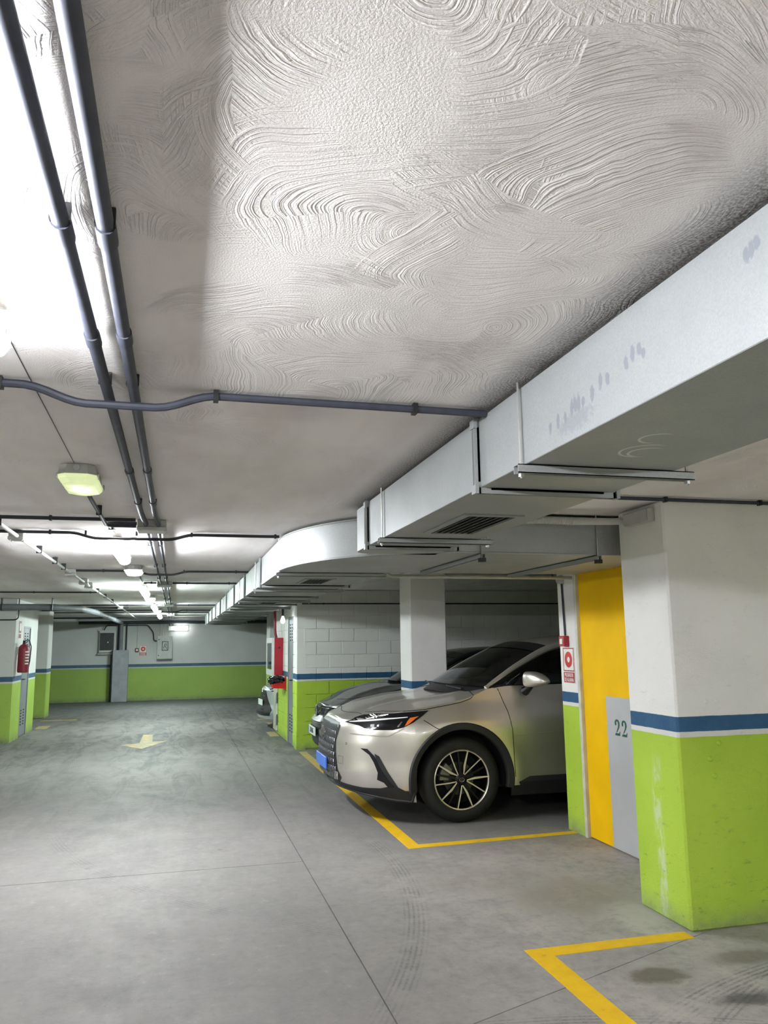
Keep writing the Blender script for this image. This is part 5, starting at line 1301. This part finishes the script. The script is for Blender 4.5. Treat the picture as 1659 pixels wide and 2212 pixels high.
# ---- car 2 : black hatchback/SUV -------------------------------------------
c2 = empty('car', (1.80, 10.88, 0)); tag(c2, 'black car with round chrome badge parked behind the silver crossover', 'car')
P2 = dict(P1); P2.update(L=4.45, W=1.80, sw=.92, wb=2.62, zw=.335, R=.385, sc=.75, m=2.7, n=2.0, sill=.24, paint='car2', cowl=1.15, header=1.95, rearhead=3.6, bpil=2.35, cpil=3.5,
    chin=[(0, .26), (.5, .20)],
    sidez=[(.18, .05), (.35, .02), (.55, .008), (.70, .0), (.84, .012), (.92, .05), (1.05, .09), (1.20, .12)],
    nosez=[(.18, .10), (.30, .02), (.45, .0), (.58, .0), (.66, .06), (.78, .09), (.86, .16), (1.0, .2)],
    top=[(0, .78), (.15, .82), (.4, .90), (.8, .97), (1.1, 1.02), (1.3, 1.07), (1.5, 1.09), (3.4, 1.14), (4.4, 1.1)],
    crown=[(0, 0), (.12, .03), (.4, .05), (.9, .055), (1.3, .0)], ridge=.012,
    rail=[(1.28, .74, 1.06), (1.6, .68, 1.25), (2.0, .61, 1.42), (2.5, .60, 1.475), (3.0, .59, 1.46), (3.5, .59, 1.40), (3.9, .60, 1.28), (4.2, .62, 1.13)],
    bulge_s=[(1.28, -.2), (2.0, -.08), (2.4, 0), (3.5, 0), (4.2, .1)], bulge_z=[(1.28, .02), (2.0, .045), (2.6, .045), (4.2, .03)], flare=.014, taper=.05)
k2 = make_car('car', P2, c2); W2 = .9
for sx in (.92, .92+2.62):
    for sy in (-1, 1): wheel(k2, sx, sy, .335, .335, .225, W2, dict(rot=.3, emblem=False), c2)
def fx(k, w_, z):
    h = k['tree'].ray_cast(Vector((-2, w_, z)), Vector((1, 0, 0))); return h[0].x if h[0] is not None else .1
g2 = project_poly(k2, [(-.62, .70), (-.58, .77), (0, .785), (.58, .77), (.62, .70), (.5, .645), (-.5, .645)], None, 'grille', 'gloss', off=.004, th=.01, mirror=False, axis='front')[0]
for z in (.665, .755): seam(k2, [(w_, z) for w_ in (-.55, -.2, .2, .55)], name='grille_bar', mat='chrome', r=.006, axis='front', mirror=False)
x = fx(k2, 0, .70)-.02
mb = MB(); mb.lathe([(0, 0), (.075, 0), (.07, -.012), (0, -.012)], (x, 0, .705), 'x', 28); bd = mb.build('badge', 'gloss', g2)
ring = [(x-.012, .07*math.cos(t), .705+.07*math.sin(t)) for t in [2*PI*i/28 for i in range(29)]]
mb = MB(); mb.tube(ring, .006, 6)
for pts in ([(-.028, .765), (0, .715), (.028, .765)], [(-.058, .735), (-.028, .648), (0, .70), (.028, .648), (.058, .735)]): mb.tube([(x-.014, p, q) for p, q in pts], .006, 6)
mb.build('badge_letters', 'chrome', bd)
project_poly(k2, [(.10, .70), (.22, .77), (.55, .86), (.62, .83), (.45, .72), (.25, .66), (.12, .665)], None, 'headlamp', 'lens', off=.006, th=.01)
project_poly(k2, [(-.55, .50), (.55, .50), (.62, .30), (.5, .26), (-.5, .26), (-.62, .30)], None, 'lower_intake', 'black', off=.004, th=.01, mirror=False, axis='front')
seam(k2, [(w_, .565) for w_ in (-.7, -.4, 0, .4, .7)], name='bumper_trim', mat='chrome', r=.004, axis='front', mirror=False)
xp = min(fx(k2, 0, .45), fx(k2, .2, .45))-.022
pl = MB().box(xp, xp+.01, -.26, .26, .395, .505, .002).build('number_plate', 'platew', c2)
text_obj('plate_lettering', '338 BNG', .095, 'slot', pl, (xp-.0012, 0.015, .448), (PI/2, 0, -PI/2), sx=.78, th=.0004)
# text in the car frame needs the plate's own offset
MB().box(xp-.002, xp, .222, .258, .398, .502).build('plate_band', 'plateb', pl)
seam(k2, [(.28, .86), (.6, .925), (.95, .985), (1.18, 1.045)]); seam(k2, [(1.32, 1.05), (1.36, .7), (1.38, .3)])
MB().box(1.3, 1.6, -.65, .65, .85, 1.03, .04).build('dashboard', 'seat', c2, smooth=0.5)
for s in (-1, 1):
    bm = bmesh.new(); bmesh.ops.create_uvsphere(bm, u_segments=16, v_segments=10, radius=1.0)
    for v in bm.verts: v.co = Vector((1.60+.07*v.co.x, s*(1.0+.11*v.co.y), 1.13+.065*v.co.z))
    MB().bm(bm).build('mirror_housing', 'car2', c2, smooth=True)
    MB().tube([(1.58, s*.84, 1.06), (1.6, s*.93, 1.10)], .025, 8).build('mirror_arm', 'black', c2)
    so = MB().box(1.9, 2.35, s*.34-.24, s*.34+.24, .5, .68, .05).build('seat', 'seat', c2, smooth=0.5)
    mb = MB(); mb.prism([(2.28, .62), (2.40, .62), (2.54, 1.14), (2.45, 1.16)], (0, s*.34-.22, 0), (1, 0, 0), (0, 0, 1), (0, 1, 0), .44); mb.build('seat_back', 'seat', so, bevel=.03)

# ---- car 3 : light silver hatchback -----------------------------------------
c3 = empty('car', (1.56, 16.05, 0), math.radians(3)); tag(c3, 'light silver hatchback whose nose shows beyond the block wall', 'car')
P3 = dict(P2); P3.update(L=4.1, W=1.76, sw=.86, wb=2.55, zw=.31, R=.36, paint='car3', m=2.8, header=1.85, rearhead=3.3, bpil=2.25, cpil=3.25,
    chin=[(0, .20), (.5, .18)],
    nosez=[(.18, .02), (.30, .0), (.45, .06), (.58, .08), (.72, .10), (.80, .18), (1.0, .3)],
    top=[(0, .74), (.15, .79), (.4, .88), (.8, .95), (1.1, 1.0), (1.3, 1.04), (1.5, 1.06), (3.2, 1.10), (4.1, 1.05)],
    rail=[(1.22, .72, 1.03), (1.5, .66, 1.22), (1.9, .59, 1.38), (2.4, .58, 1.43), (2.8, .57, 1.42), (3.2, .57, 1.37), (3.6, .58, 1.26), (3.9, .60, 1.08)],
    bulge_s=[(1.22, -.2), (1.9, -.08), (2.3, 0), (3.3, 0), (3.9, .1)], bulge_z=[(1.22, .02), (1.9, .045), (2.6, .045), (3.9, .03)])
k3 = make_car('car', P3, c3)
for sx in (.86, .86+2.55):
    for sy in (-1, 1): wheel(k3, sx, sy, .31, .31, .20, .88, dict(rot=.2, emblem=False), c3)
g3 = project_poly(k3, [(-.30, .70), (0, .715), (.30, .70), (.42, .56), (.60, .36), (.56, .25), (-.56, .25), (-.60, .36), (-.42, .56)], None, 'grille', 'black', off=.004, th=.01, mirror=False, axis='front')[0]
for z in (.60, .36): seam(k3, [(w_, z) for w_ in (-.34, -.2, 0, .2, .34)], name='grille_bar', mat='gloss', r=.008, axis='front', mirror=False)
xp = fx(k3, 0, .72)-.015
ring = [(xp, .065*math.cos(t), .70+.045*math.sin(t)) for t in [2*PI*i/28 for i in range(29)]]
mb = MB(); mb.tube(ring, .006, 6); mb.tube([(xp, .035*math.cos(t), .722+.018*math.sin(t)) for t in [2*PI*i/20 for i in range(21)]], .004, 5); mb.tube([(xp, .016*math.cos(t), .70+.04*math.sin(t)) for t in [2*PI*i/20 for i in range(21)]], .004, 5); mb.build('badge', 'chrome', g3)
project_poly(k3, [(.16, .74), (.30, .79), (.60, .87), (.66, .85), (.50, .75), (.30, .69), (.18, .70)], None, 'headlamp', 'gloss', off=.006, th=.01)
project_poly(k3, [(.20, .30), (.40, .36), (.52, .46), (.50, .40), (.42, .32), (.24, .27)], None, 'bumper_recess', 'cladding', off=.004, th=.01)
xp = min(fx(k3, 0, .48), fx(k3, .2, .48))-.02
pl = MB().box(xp, xp+.01, -.26, .26, .425, .535, .002).build('number_plate', 'platew', c3)
MB().box(1.25, 1.55, -.6, .6, .82, 1.0, .04).build('dashboard', 'seat', c3, smooth=0.5)
